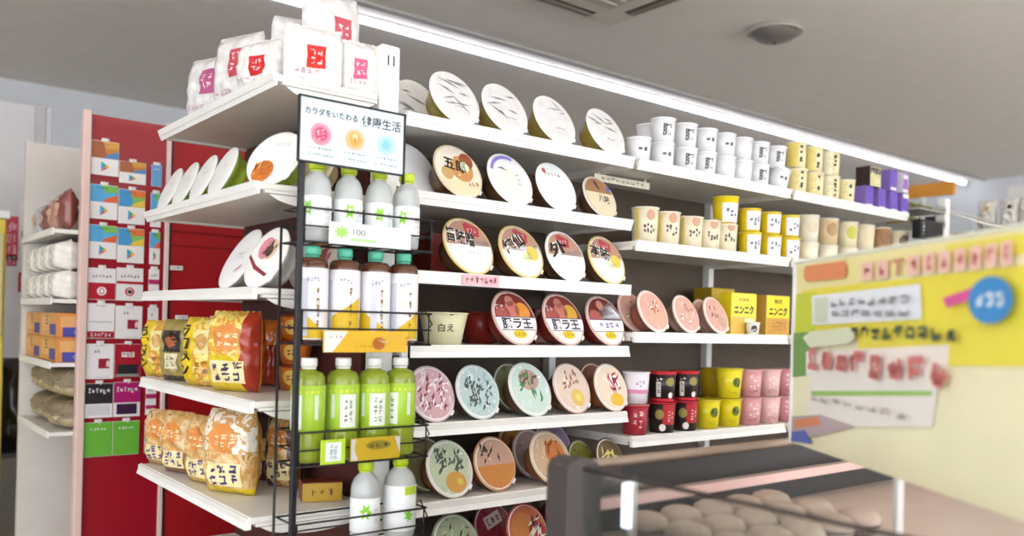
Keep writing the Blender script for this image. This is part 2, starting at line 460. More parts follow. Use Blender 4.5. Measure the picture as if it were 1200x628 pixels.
# ------------------------------------------------------------------ shelving
def unit(name, label, w, d, shelves, loc, rz=0, lip=.028, depths=None, back=BACK, posts=(1,), top=None, bracket=False, basez=.16, tags=()):
    t = thing(name, label, 'shelving unit', loc, rz)
    top = top or (max(shelves)+.05)
    b = MB(); b.box((.002, d, basez), (w-(.05 if bracket else .002), d+.02, top), back); b.obj('back_panel', t)
    b = MB(); b.box((0, .03, 0), (w, d, basez-.02), mat('kick_plate', '#8e8a86')); b.box((0, 0, basez-.02), (w, d, basez), STEEL, .003); b.obj('base', t)
    for k in posts:
        xx = 0 if k == 0 else w
        b = MB(); b.box((xx-.014, d-.03, 0), (xx+.014, d+.004, top), WHITE, .002); b.obj('upright', t)
    for i, z in enumerate(shelves):
        dd = depths[i] if depths else d
        s = MB(); s.box((.003, d-dd, z+lip-.014), (w-.003, d, z+lip), STEEL, .001)
        for k in range(2): s.box((.003+(w-.018)*k, d-dd+.02, z+.004), (.015+(w-.018)*k, d, z+lip-.012), STEEL)
        so = s.obj('shelf', t)
        r = MB(); y0 = d-dd
        yb, yt = (y0-.004, y0+.006) if z < E+.05 else (y0+.001, y0-.001) if z < E+.2 else (y0+.007, y0-.004)
        # slanted price channel along the front edge
        r.add([(.002, yb, z), (w-.002, yb, z), (w-.002, yt, z+lip+.002), (.002, yt, z+lip+.002), (.002, y0+.009, z), (w-.002, y0+.009, z), (w-.002, y0+.010, z+lip+.002), (.002, y0+.010, z+lip+.002)],
              [(0,1,2,3), (7,6,5,4), (4,5,1,0), (3,2,6,7), (0,3,7,4), (1,5,6,2)], RAIL)
        r.obj('price_rail', so)
        if bracket:
            q = MB(); n = 12
            pl = [(d-dd+.03, z+.002), (d-.005, z+.002)] + [(d-.005-(dd-.035)*k/n, z+.002-.024*math.sin(PI*k/n)**.6) for k in range(1, n)]
            q.prism(pl, .004, STEEL, lambda a, c, e: Vector((w-.008+e, a, c))); q.obj('side_bracket', so)
        for (ti, tx, tw, col) in tags:
            if ti == i:
                g = MB(); fm = lambda a, c: Vector((tx+a, y0-.006, z+.015+c)) 
                g.rect(0, 0, tw, .026, ink(col), fm); g.marks(0, 0, tw*.9, .02, 7, 1, ink('#8a3b46'), lambda a, c: fm(a, c)-Vector((0, .0006, 0)), 3); g.obj('price_card', so)
    return t
zA, zB, zC, zD, zE, zF, zG = [E+z for z in (.449, .272, .088, -.085, -.27, -.457, -.645)]
zB2, zC2, zD2, zE2 = [E+z for z in (.2175, -.045, -.344, -.56)]
D = .36
unit('shelving_unit', 'white shelving bay full of large bowl noodles, directly right of the drink rack', .755, D, [zG, zF, zE, zD, zC, zB, zA], (1.035, YF, 0), posts=(0, 1), top=zA+.03, tags=((4, .22, .11, '#f0b4bb'),))
unit('shelving_unit', 'white shelving bay with stacked cups and yellow cartons, left of the promotion board', .755, D, [zE2, zD2, zC2, zB2, zA], (1.806, YF, 0), top=zA+.03)
unit('shelving_unit', 'white shelving bay mostly hidden behind the promotion board, purple boxes on its top', .79, D, [zE2, zD2, zC2, zB2, zA], (2.578, YF, 0), top=zA+.03)
z1, z2, z3, z4, z5 = [E+z for z in (.480, .252, .036, -.198, -.436)]
EC = unit('end_shelving_unit', 'white end shelving facing left with leaning white bowls and yellow noodle packs', .78, .277, [E-.66, z5, z4, z3, z2, z1], (.685, 2.48, 0), -PI/2, lip=.024, depths=[.277]*5+[.245], posts=(), bracket=True, top=z1+.02, back=mat('dark_red_back', '#4d2420', rough=.6))
# slotted white upright at the corner between end unit and bay
t = thing('corner_upright', 'white slotted steel post rising between the end shelving and the bowl shelves', 'shelf post', (.9935, 1.722, 0))
b = MB(); b.box((-.025, -.020, 0), (.025, .020, E+.622), WHITE, .004); b.obj('post', t)
for dx in (-.007, .007):
    sl = MB(); sl.box((dx-.0017, -.0208, E+.575), (dx+.0017, -.0195, E+.598), mat('slot_dark', '#3a3638')); sl.obj('slot', t)
EPS = .0008
# ------------------------------------------------------------------ top row of the bowl bay
def mainbowl(px, py, z, key, label, bld, v=1.742, rz=.10, cat='bowl noodle', name='noodle_bowl', group=None, lip=.028):
    u, _ = onY(px, py, v)
    return put(name, key, bld, label, cat, (u, v, z+lip+EPS), rz, group)
OLIVE = gl('#a08d2c')
def art_foil_shade(seed, c='#8f9099', n=5):
    def a(l, layer):
        R = random.Random(seed); fm = layer()
        for i in range(n):
            x, y, q = R.uniform(-.6, .6), R.uniform(-.3, .75), R.uniform(-.8, .3); w = R.uniform(.18, .5)
            l.poly([(x-w*math.cos(q), y-w*math.sin(q)), (x, y-.03), (x+w*math.cos(q), y+w*math.sin(q)), (x+.05, y+.05)], ink(c), fm)  # grey strokes paint the shade of the foil creases
        fm = layer(); l.marks(.1, -.35, .5, .12, 5, 1, ink('#9b98a4'), fm, seed)
    return a
G = None
for i, (px, py, lb, c, n) in enumerate(((533,122,'crinkled foil lid bowl noodle on the top shelf, nearest the white post','#8f8d92',9),
        (592,130,'foil lid bowl noodle on the top shelf with dark creases along its upper rim','#85848c',6),
        (650,143,'smooth pale foil lid bowl noodle with one fine crease, on the top shelf','#b3aeb6',3),
        (710,155,'foil lid bowl noodle on the top shelf beside the white cup stacks','#8d8985',6))):
    mainbowl(px, py+2, zA, f'foil{i}', lb, bowl(.074, .049, .075, OLIVE, WHITE, FOIL, art_foil_shade(i+3, c, n)))
mainbowl(489, 110, zA, 'foilback', 'olive bowl noodle half hidden in the top corner behind the drink rack sign', bowl(.07, .049, .075, OLIVE, WHITE, FOIL, art_foil_shade(31)), v=1.86)
u, _ = onY(487, 100, 1.98)
put('storage_box', 'sbox', carton(.10, .10, .125, gl('#e9e7e4'), gl('#efedea'), lambda b, L: (b.rect(0, .55, 1.9, .06, ink('#b9b4ae'), L()), b.disc(-.1, .75, .05, ink('#8a8580'), L(), ry=.05))),
    'plain white lidded box on the top shelf right behind the slotted post', 'box', (u, 2.0, zA+.028+EPS))
# ------------------------------------------------------------------ second row
def art_go(l, L):
    fm = L(); arcband(l, fm, -.93, -.35, ink('#e6d3b0'))
    fm = L(); l.disc(.15, .1, .5, pr('#e4d7b8', '#c58b54', '#b9bd8a', s=40), fm); l.disc(-.55, -.15, .25, ink('#c9a06a'), fm); l.disc(.45, .45, .3, ink('#9a4f33'), fm)
    fm = L(); l.disc(.3, .2, .2, ink('#dfe2c8'), fm); l.text('五郎', -.12, .22, .95, .5, ink('#231a18'), fm, -.15, .025)
    l.marks(.5, -.45, .5, .25, 3, 1, ink('#9a5f5a'), fm, 8)
def art_white1(l, L):
    fm = L(); pts = [(.93*math.cos(a), .93*math.sin(a)) for a in [1.2+1.6*k/12 for k in range(13)]] + [(.80*math.cos(a), .80*math.sin(a)) for a in [2.8-1.6*k/12 for k in range(13)]]
    l.poly(pts, ink('#8f80d0'), fm); l.disc(-.05, -.2, .6, ink('#efe3dc'), fm)
    fm = L(); l.poly([(-.55, .38), (-.3, .44), (-.05, .3), (-.3, .36)], ink('#5e5a58'), fm); l.marks(.35, .0, .3, .5, 1, 3, ink('#a9b3b5'), fm, 5)
def art_white2(l, L):
    fm = L(); l.disc(0, -.2, .72, ink('#f4f6f8'), fm)
    fm = L(); l.disc(-.5, .62, .1, ink('#c5565a'), fm); l.marks(-.1, .5, .9, .16, 5, 1, ink('#a08078'), fm, 9)
def art_tan(l, L):
    fm = L(); arcband(l, fm, .2, .93, ink('#9a7350')); arcband(l, fm, -.93, .2, ink('#dccdb0'))
    fm = L(); l.poly([(-.2, .75), (-.05, .8), (.12, .35), (.02, .38)], ink('#2c231f'), fm); l.text('八味', .2, -.1, .75, .42, ink('#3a302a'), fm, -.12, .02); l.disc(.7, .45, .13, ink('#6c5fae'), fm)
BROWN = gl('#6d4a30'); DRED = gl('#8e2a22')
mainbowl(481, 195, zB, 'whiteplain', 'plain white lid bowl half covered by the drink rack sign', bowl(.074, .049, .075, BROWN, WHITE, gl('#eeeff2')), v=1.81)
mainbowl(537, 206, zB, 'goro', 'bowl noodle with bold black brush characters over a printed noodle picture, second shelf', bowl(.073, .048, .075, BROWN, gl('#d9c7a4'), gl('#e9dfcf'), art_go))
mainbowl(598, 213, zB, 'white1', 'bowl noodle with a purple arc on the rim of its white lid', bowl(.074, .049, .075, BROWN, WHITE, gl('#eeecee'), art_white1))
mainbowl(652, 218, zB, 'white2', 'bowl noodle with a nearly blank white lid and a tiny red dot', bowl(.072, .049, .075, BROWN, WHITE, gl('#e9edef'), art_white2))
mainbowl(703, 231, zB, 'tan', 'smaller bowl noodle with brown topped tan lid at the end of the second shelf', bowl(.064, .044, .06, BROWN, gl('#d8cfc4'), gl('#d9c9ab'), art_tan))
# ------------------------------------------------------------------ third row
def art_kanji(txt, seed, tilt=-.15, yel=False, dx=0, red='#b3444c'):
    def a(l, L):
        fm = L(); arcband(l, fm, .02, .93, ink('#b98f7a')); l.poly([(-.92, -.12), (-.3, .12), (.88, .30), (.92, -.1), (.66, -.64), (.3, -.87), (0, -.92), (-.3, -.87), (-.66, -.64)], ink('#f6f7fa'), fm)
        fm = L(); l.poly([(.0+dx, .35), (.55+dx, .35), (.62+dx, .68), (.1+dx, .86), (-.05+dx, .8)], ink(red), fm)
        if yel: l.disc(.5, -.05, .28, ink('#dfc95a'), fm); l.disc(.2, -.2, .2, ink('#dfe0a0'), fm)
        fm = L(); l.text(txt, -.28+dx*.3, .30, 1.12, .56, ink('#f3efe8'), fm, tilt, .10); l.text(txt, -.28+dx*.3, .30, 1.12, .56, ink('#1f1a1c'), L(), tilt, .03); l.marks(.28+dx, .58, .4, .2, 3, 1, ink('#e9c7c4'), fm, seed); l.marks(.1, -.25, .5, .1, 5, 1, ink('#a9aab8'), fm, seed+2)
    return a
YRIM = gl('#d8c27a')
mainbowl(549, 294, zC, 'umi', 'widest white bowl noodle with black brush writing and red label, third shelf', bowl(.077, .052, .075, BROWN, YRIM, gl('#efe6dc'), art_kanji('旨味噌', 1)))
mainbowl(611, 296, zC, 'k2', 'bowl noodle behind the pink price card with slanted black writing under red', bowl(.075, .05, .075, BROWN, YRIM, gl('#eadfd3'), art_kanji('純仙', 2, .45, True, -.15)))
mainbowl(663, 301, zC, 'k3', 'bowl noodle with mostly white lid under a red crown patch, third shelf', bowl(.073, .05, .075, BROWN, WHITE, gl('#f1e9e4'), art_kanji('外', 3, .35, False, -.25)))
mainbowl(711, 307, zC, 'k4', 'bowl noodle with white and yellow lid at the end of the third shelf', bowl(.073, .05, .075, BROWN, YRIM, gl('#eee6d8'), art_kanji('本味', 4, -.2, True, -.2)))
# ------------------------------------------------------------------ fourth row
def art_ra(v):
    def a(l, L):
        fm = L(); arcband(l, fm, -.05, .93, ink('#7c302b' if v < 2 else '#6e2c28')); arcband(l, fm, -.93, -.05, ink('#f1e1dd'))
        if v == 2: l.poly([(-.92, .1), (.1, .55), (.5, .78), (.9, .2), (.9, -.1), (-.9, -.1)], ink('#eceff4'), fm)
        fm = L()
        if v < 2: l.disc(.42, .22, .36, ink('#e0943f' if v == 0 else '#cfa23c'), fm); l.disc(-.05, .3, .34, ink('#c8746a'), fm); l.marks(-.62, .38, .42, .3, 2, 1, ink('#f2ece8'), fm, 11+v)
        l.disc(-.1, .62, .2, ink('#c08070'), fm); l.disc(-.55, .12, .34, ink('#a9564e'), fm, ry=.3)
        fm = L(); arcband(l, fm, -.45, .0, ink('#f4eeee'), .96)
        l.disc(.0, -.62, .32, ink('#e3c42c'), fm, ry=.16)
        fm = L(); arcband(l, fm, .0, .03, ink('#3c3260'), .96); arcband(l, fm, -.48, -.455, ink('#3c3260'), .93)
        if v < 2: l.text('豚ラ王', .0, -.225, 1.45, .42, ink('#2a2440'), fm, 0, .03)
        else: l.marks(.1, -.2, 1.2, .3, 4, 1, ink('#8a8ab8'), fm, 14)
        l.marks(.0, -.62, .5, .2, 4, 1, ink('#8a7a18'), fm, 15)
    return a
mainbowl(603, 383, zD, 'ra0', 'red topped bowl noodle with an orange egg, next to the cream tub', bowl(.075, .05, .075, DRED, gl('#cdaaa2'), gl('#f1e4e2'), art_ra(0)))
mainbowl(660, 384, zD, 'ra1', 'red topped bowl noodle with a dull yellow egg, middle of the fourth shelf', bowl(.075, .05, .075, DRED, gl('#cdaaa2'), gl('#f1e4e2'), art_ra(1)))
mainbowl(709, 386, zD, 'ra2', 'bowl noodle with silvery white lid and brown top, end of the fourth shelf', bowl(.075, .05, .075, DRED, gl('#cdaaa2'), gl('#f1e4e2'), art_ra(2)))
def art_tub(b, L):
    fm = L(); b.text('白え', 0.1, .042, .75, .02, ink('#4a4636'), lambda a, y: fm(a, y), 0, .02); b.disc(.3, .078, .12, ink('#33302a'), lambda a, y: fm(a, .078+(y-.078)*.05))
u, _ = onY(525, 393, 1.74)
put('noodle_tub', 'tub', cup(.060, .045, .078, gl('#d9d3ae'), gl('#ddd6b4'), art_tub), 'cream paper tub with small dark lettering, alone left on the fourth shelf', 'tub', (u, 1.762, zD+.028+EPS))
u, _ = onY(570, 393, 1.87)
put('noodle_tub', 'redtub', cup(.056, .042, .085, DRED, gl('#7a2a24')), 'dark red paper tub standing behind the cream tub', 'tub', (u, 1.90, zD+.028+EPS))
for k, (px, lb) in enumerate(((640, 'red carton stored behind the egg lid bowls on the fourth shelf'), (520, 'red carton behind the widest white bowl on the third shelf'))):
    zz = (zD, zC)[k]; u, _ = onY(px, 370, 1.96)
    put('carton', f'redc{k}', carton(.12, .09, .10+.02*k, gl('#9a3a2e'), gl('#7d2a22'), lambda b, L: b.rect(0, .2, 1.2, .5, ink('#b9604f'), L())), lb, 'carton', (u, 1.985, zz+.028+EPS))
# ------------------------------------------------------------------ fifth row
def art_pat(m1, extra=None):
    def a(l, L):
        l.disc(0, 0, .92, m1, L(), n=40)
        if extra: extra(l, L)
    return a
def strokes(l, fm, n, m, seed, s=.5, box=(-.6,.6,-.6,.6)):
    R = random.Random(seed)
    for i in range(n):
        x, y, q, w = R.uniform(*box[:2]), R.uniform(*box[2:]), R.uniform(.2, 1.9), R.uniform(.4, 1)*s*.5
        c, d = math.cos(q)*w, math.sin(q)*w
        l.poly([(x-c, y-d), (x+.05*math.sin(q), y-.05*math.cos(q)), (x+c, y+d), (x-.05*math.sin(q), y+.05*math.cos(q))], m, fm)
def ex1(l, L): fm = L(); strokes(l, fm, 30, ink('#8a3f58'), 4); strokes(l, L(), 22, ink('#f2e6ea'), 5)
def ex2(l, L): fm = L(); strokes(l, fm, 46, ink('#4d5a58'), 14, .4); strokes(l, L(), 12, ink('#9fc4c8'), 15, .4)
def ex3(l, L): fm = L(); l.disc(0, .35, .5, ink('#c09a90'), fm, ry=.4); strokes(l, L(), 18, ink('#4a8a5c'), 24, .55); strokes(l, L(), 8, ink('#6e4a42'), 25, .3, (-.5,.5,.2,.6))
def ex4(l, L): fm = L(); l.disc(.15, -.4, .36, ink('#e0bd6a'), fm); strokes(l, fm, 16, ink('#a0604e'), 34, .4, (-.5,.5,.0,.7)); l.disc(.2, -.4, .16, ink('#e7d56e'), L())
def ex5(l, L):
    fm = L(); l.disc(.15, -.55, .42, ink('#e3b53c'), fm, ry=.28); l.poly([(-.1, .55), (.5, .5), (.55, .0), (0, -.15)], ink('#f0efee'), fm)
    fm = L(); strokes(l, fm, 15, ink('#c01f2c'), 44, .6, (-.1, .6, -.1, .6)); strokes(l, fm, 4, ink('#27262a'), 45, .4, (.1, .6, -.1, .5))
BODY2 = gl('#a8653a'); BODY3 = gl('#7d5a40')
TR = mat('clear_film_lid', '#f3eff0', rough=.18, coat=.4, var=.04)
mainbowl(506, 471, zE, 'e1', 'pinkish lid bowl with plum coloured strokes, beside the green tea bottles', bowl(.068, .05, .07, BODY3, gl('#d8c4c4'), TR, art_pat(pr('#e4d0d2', '#d2a8b0', '#f0e8ea', s=34), ex1)))
mainbowl(560, 469, zE, 'e2', 'mint grey lid bowl crowded with dark little marks, fifth shelf', bowl(.069, .05, .07, BODY3, gl('#cfd8d6'), TR, art_pat(pr('#dfe8e8', '#b9cccb', '#eef2f2', s=38), ex2)))
mainbowl(600, 463, zE, 'e3', 'dark green rimmed bowl tucked behind the green brushed lid, fifth shelf', bowl(.069, .05, .07, BODY3, gl('#55603e'), TR, art_pat(pr('#6a6a48', '#8c8a68', '#4c4a36', s=34))), v=1.826)
mainbowl(621, 469, zE, 'e4', 'bowl with pale lid, brown top and green brush strokes, middle of fifth shelf', bowl(.073, .05, .07, BODY3, gl('#dfe4dc'), TR, art_pat(pr('#e2ebe6', '#c8dbd2', '#f2f4f2', s=30), ex3)))
mainbowl(670, 468, zE, 'e5', 'cream lid bowl with a golden blob low on the lid, fifth shelf', bowl(.070, .05, .07, BODY3, gl('#dfb7aa'), TR, art_pat(pr('#ece2d6', '#e0c9b8', '#f4efe8', s=24), ex4)), v=1.745)
mainbowl(697, 462, zE, 'e6', 'brown rimmed bowl standing behind the red and white lid, fifth shelf', bowl(.067, .05, .07, BODY2, gl('#9a6240'), TR, art_pat(pr('#a5714c', '#8a5636', '#b88a66', s=24))), v=1.826)
mainbowl(716, 463, zE, 'e7', 'bowl with red brush writing and yellow base on its lid, end of fifth shelf', bowl(.068, .05, .07, BODY2, gl('#e3cfc0'), TR, art_pat(pr('#efe6da', '#e6d2bc', '#f4f0ea', s=24), ex5)), v=1.74)
# ------------------------------------------------------------------ sixth and seventh rows
def ex6(l, L): fm = L(); l.disc(.12, -.5, .46, ink('#cf9a48'), fm, ry=.38); strokes(l, fm, 36, ink('#49584c'), 54, .4, (-.6, .6, -.1, .7)); l.disc(.3, -.5, .12, ink('#d6c14a'), L())
def ex7(l, L): fm = L(); arcband(l, fm, -.93, -.05, ink('#c88238')); strokes(l, L(), 11, ink('#3a2420'), 64, .5, (-.6, .4, .1, .7)); 
def ex8(l, L): fm = L(); l.disc(.0, .0, .75, ink('#b97a2e'), fm); l.disc(-.1, .3, .25, ink('#8a4f2a'), L())
def ex9(l, L): fm = L(); strokes(l, fm, 18, ink('#8a6a70'), 84, .35); 
def ex10(l, L): fm = L(); l.disc(.25, .15, .5, ink('#c9773c'), fm); strokes(l, fm, 14, ink('#8c2f22'), 94, .4, (-.1, .6, -.2, .6)); l.disc(.1, -.6, .2, ink('#d4c84a'), L())
mainbowl(499, 560, zF, 'f0', 'olive lid bowl mostly hidden behind the pale green printed lid, sixth shelf', bowl(.07, .05, .07, BODY3, gl('#8c8458'), TR, art_pat(pr('#a39a6c', '#8a8058', '#bdb48a', s=24))), v=1.826)
mainbowl(527, 560, zF, 'f1', 'pale green lid bowl with a golden patch, beside the water bottles, sixth shelf', bowl(.070, .05, .07, BODY2, gl('#e6e2d4'), TR, art_pat(pr('#d3d8c0', '#bfc8ac', '#e6e8dc', s=30), ex6)))
mainbowl(580, 553, zF, 'f2', 'orange bottomed lid bowl with dark strokes on pinkish top, sixth shelf', bowl(.069, .05, .07, BODY2, gl('#d39a6a'), TR, art_pat(pr('#d3b4a0', '#c49a86', '#e2cfc2', s=26), ex7)), v=1.75)
mainbowl(603, 549, zF, 'f3', 'amber lid bowl turned edgeways in the middle of the sixth shelf', bowl(.070, .05, .07, gl('#b56a2c'), gl('#d0a868'), TR, art_pat(pr('#c08a44', '#a87034', '#d2a868', s=20), ex8)), v=1.93, rz=.25)
mainbowl(622, 551, zF, 'f4', 'mauve grey lid bowl squeezed between the amber and the red dotted lids', bowl(.068, .05, .07, BODY3, gl('#b79a90'), TR, art_pat(pr('#b8a09a', '#a58a86', '#cfc0bc', s=30), ex9)), v=1.84, rz=.1)
mainbowl(645, 545, zF, 'f5', 'cream rimmed lid bowl with rust red picture, sixth shelf by the dark post', bowl(.073, .05, .07, BODY2, gl('#e2c89e'), TR, art_pat(pr('#e0cfb4', '#cfae8e', '#eee4d4', s=26), ex10)), v=1.745)
mainbowl(648, 541, zF, 'f6', 'lilac lid bowl peeking out behind the rust red picture lid, sixth shelf', bowl(.073, .05, .07, BODY3, gl('#b3a3b8'), TR, art_pat(pr('#c0b0bc', '#9f8fae', '#d8ccd4', s=26), ex9)), v=1.93)
def art_fl(l, L): fm = L(); strokes(l, fm, 12, ink('#e0db8e'), 101, .8); l.star(.1, .0, .5, ink('#d9d77a'), fm, 6, .5); l.star(.05, .05, .2, ink('#6b5a26'), L(), 5, .5)
mainbowl(681, 530, zF, 'f7', 'small dark cup bowl with a dull yellow disc, right part of sixth shelf', bowl(.050, .036, .05, BODY3, gl('#6b6030'), TR, art_pat(pr('#5a4f34', '#8f8a3a', '#3f3628', s=40))), v=1.80)
mainbowl(715, 532, zF, 'f8', 'small bowl with a pale yellow splash pattern at the end of the sixth shelf', bowl(.056, .04, .05, BODY3, gl('#5a4a34'), TR, art_pat(pr('#4e3c2c', '#6b5638', '#3a2c22', s=30), art_fl)), v=1.735)
def ex11(l, L): fm = L(); l.disc(-.2, .1, .6, ink('#c77a35'), fm); l.disc(.45, -.1, .42, ink('#a8202c'), fm); strokes(l, L(), 9, ink('#f2e9da'), 111, .8, (-.1, .7, -.3, .6)); strokes(l, L(), 5, ink('#221c1c'), 112, .5, (.0, .7, .0, .6))
def ex12(l, L): fm = L(); strokes(l, fm, 20, ink('#b9cba0'), 121, .7); strokes(l, L(), 8, ink('#2f3a34'), 122, .4); l.disc(-.5, .0, .2, ink('#c0603a'), L())
def ex13(l, L): fm = L(); l.rect(0, .3, .9, .5, ink('#d8c6c2'), fm, .3); l.marks(0, .3, .8, .35, 3, 1, ink('#3a2224'), L(), 7, .3)
mainbowl(535, 634, zG, 'g1', 'green and grey dish lid, bottom row beneath the pale green printed lid', bowl(.072, .05, .07, BODY3, gl('#9a9c84'), TR, art_pat(pr('#7f8a70', '#a3ac90', '#5e6656', s=30), ex12)))
mainbowl(578, 632, zG, 'g2', 'maroon lid with tilted pale label, bottom row, mostly cut off', bowl(.068, .05, .07, DRED, gl('#7c2430'), TR, art_pat(pr('#7a2230', '#8f3440', '#5e1a24', s=20), ex13)), v=1.83)
mainbowl(618, 630, zG, 'g3', 'red and orange lid with bold white strokes, bottom row beside the dark post', bowl(.072, .052, .07, DRED, gl('#b54436'), TR, art_pat(pr('#b8342e', '#c8643a', '#98242c', s=20), ex11)))
mainbowl(660, 626, zG, 'g4', 'dark red lid bowl half behind the dark counter post, bottom row', bowl(.070, .05, .07, DRED, gl('#7c2430'), TR, art_pat(pr('#8a2a2e', '#a34a3e', '#5e1a24', s=20))), v=1.83)
# ------------------------------------------------------------------ cup bay
def maincup(px, py, z, key, label, bld, v=1.745, rz=0, group=None, name='noodle_cup', cat='cup noodle', lip=.028, du=0):
    u, _ = onY(px, py, v)
    return put(name, key, bld, label, cat, (u+du, v, z+lip+EPS), rz, group)
def art_w(txt):
    def a(b, L):
        fm = L(); 
        b.text(txt, .12, .036, .85, .036, ink('#55545c'), fm, 0, .03)
    return a
def art_wm(seed):
    def a(b, L): fm = L(); b.marks(.15, .036, .95, .032, 2, 1, ink('#5a5860'), fm, seed, 0, .16)
    return a
CUPW = gl('#e6e6ea')
wb = {'a': cup(.037, .0325, .072, CUPW, gl('#f2f2f5'), art_w('豚')), 'b': cup(.037, .0325, .072, CUPW, gl('#f2f2f5'), art_wm(3)), 'c': cup(.037, .0325, .072, CUPW, gl('#f2f2f5'))}
low = [(748,'b','directly beside the foil lid bowls'), (776,'b','second from the foil lid bowls'), (803,'a','third from the foil lid bowls'), (826,'a','fourth from the foil lid bowls'), (849,'c','fifth from the foil lid bowls, blank'), (869,'c','sixth from the foil lid bowls, blank'), (889,'a','seventh from the foil lid bowls')]
for px, k, w in low: maincup(px, 175, zA, 'wcup'+k, f'white paper cup in the lower layer, {w}', wb[k], v=1.748)
maincup(910, 212, zA, 'wcupb', 'white paper cup leaning over at the end of the lower white layer', wb['b'], v=1.742).rotation_euler = (0, .22, 0)
up = [(777,'a','over the second lower cup'), (803,'a','over the third lower cup'), (827,'b','over the fourth lower cup'), (849,'b','over the fifth lower cup'), (869,'c','over the sixth lower cup, blank'), (889,'a','over the seventh lower cup'), (909,'a','over the leaning cup, beside the yellow cups')]
for px, k, w in up:
    maincup(px, 150, zA+.0745, 'wcup'+k, f'white paper cup in the upper layer, {w}', wb[k], v=1.750)
u9, _ = onY(909, 212, 1.80)
put('noodle_cup', 'wcupc', wb['c'], 'blank white cup behind the leaning cup, carrying the cup beside the yellow ones', 'cup noodle', (u9-.01, 1.828, zA+.028+EPS))
maincup(760, 150, zA, 'wcupc', 'blank white cup in the rear line of the top shelf, nearest the foil bowls', wb['c'], v=1.836)
maincup(760, 150, zA+.0745, 'wcupc', 'blank white cup raised in the rear line of the top shelf', wb['c'], v=1.836)
# yellow cups and purple boxes on the same top shelf
def art_y(c, seed):
    def a(b, L):
        fm = L(); b.strip(-1.2, -.2, .004, .086, ink(c), fm)
        fm = L(); b.marks(.12, .045, .5, .066, 1, 2, ink('#3e3a34'), fm, seed, 0, .2); b.marks(-.4, .05, .5, .05, 3, 2, ink('#c9b878'), fm, seed+3)
    return a
CREAM = gl('#e8dcb0')
yl = [(933,'#e8d894','yellow banded cup in the lower layer next to the leaning white cup'), (953,'#ead99a','yellow banded cup second in the lower layer'), (972,'#efe6c4','pale yellow cup third in the lower layer'), (990,'#e4d6a0','yellow cup in the lower layer touching the purple boxes')]
for i, (px, c, lb) in enumerate(yl): maincup(px, 222, zA, f'ycup{i}', lb, cup(.036, .0325, .088, CREAM, gl('#efe9d6'), art_y(c, i)), v=1.748)
yu = [(932,'#e3cc66','strong yellow cup in the upper layer next to the white cups'), (952,'#e8d684','yellow cup second in the upper layer'), (972,'#efe8cc','nearly white cup third in the upper yellow layer')]
for i, (px, c, lb) in enumerate(yu):
    maincup(px, 200, zA+.0905, f'yucup{i}', lb, cup(.036, .0325, .088, CREAM, gl('#efe9d6'), art_y(c, i+9)), v=1.748)
PUR = gl('#6b46b4')
def art_p(l): 
    def a(b, L):
        fm = L(); b.rect(0, -.8, 1.7, .3, ink('#d9d2e6'), fm); b.marks(0, .2, 1.2, .5, 3, 2, ink('#8468c4'), L(), l)
        if l == 6: b.rect(0, .3, 1.5, 1.0, ink('#e8def0'), L()); b.rect(0, .1, 1.2, .6, ink('#8a4fb0'), L())
        if l == 5: b.rect(0, .75, 1.8, .4, ink('#ece6da'), L())
    return a
pb = [(1011,'purple carton in the lower layer against the yellow cups'), (1026,'purple carton second in the lower layer'), (1040,'purple carton third in the lower layer')]
for i, (px, lb) in enumerate(pb):
    u, _ = onY(px, 235, 1.75); put('carton', f'pbox{i}', carton(.052, .06, .082, PUR, gl('#8a72c0'), art_p(i)), lb, 'carton', (u, 1.752, zA+.028+EPS))
u, _ = onY(1053, 240, 1.75); put('carton', 'pbox5', carton(.05, .06, .085, PUR, gl('#8a72c0'), art_p(5)), 'purple carton with cream top at the far end of the lower layer', 'carton', (u, 1.752, zA+.028+EPS))
def art_dk(b, L): fm = L(); b.rect(0, -.4, 1.8, 1.0, ink('#cfc590'), fm); b.rect(0, .6, 1.8, .6, ink('#2e2624'), fm); b.marks(0, .55, 1.5, .6, 3, 1, ink('#f0ece2'), L(), 4); b.marks(.2, -.4, 1.0, .7, 2, 2, ink('#fbf8ee'), L(), 6)
u, _ = onY(1018, 205, 1.75); put('carton', 'dkbox', carton(.08, .06, .075, gl('#d0c79a'), gl('#3a2c28'), art_dk), 'black and straw coloured carton lying on the purple cartons', 'carton', (u, 1.752, zA+.1133))
u, _ = onY(1039, 212, 1.75); put('carton', 'pbox2', carton(.052, .06, .082, PUR, gl('#8a72c0'), art_p(2)), 'purple carton raised on the third one, next to the straw coloured carton', 'carton', (u+.002, 1.752, zA+.1133))
u, _ = onY(1053, 218, 1.75); put('carton', 'pbox6', carton(.05, .06, .078, gl('#8a63b8'), gl('#e4dfe8'), art_p(6)), 'paler violet carton on top at the far end of the purple cartons', 'carton', (u, 1.752, zA+.1163))
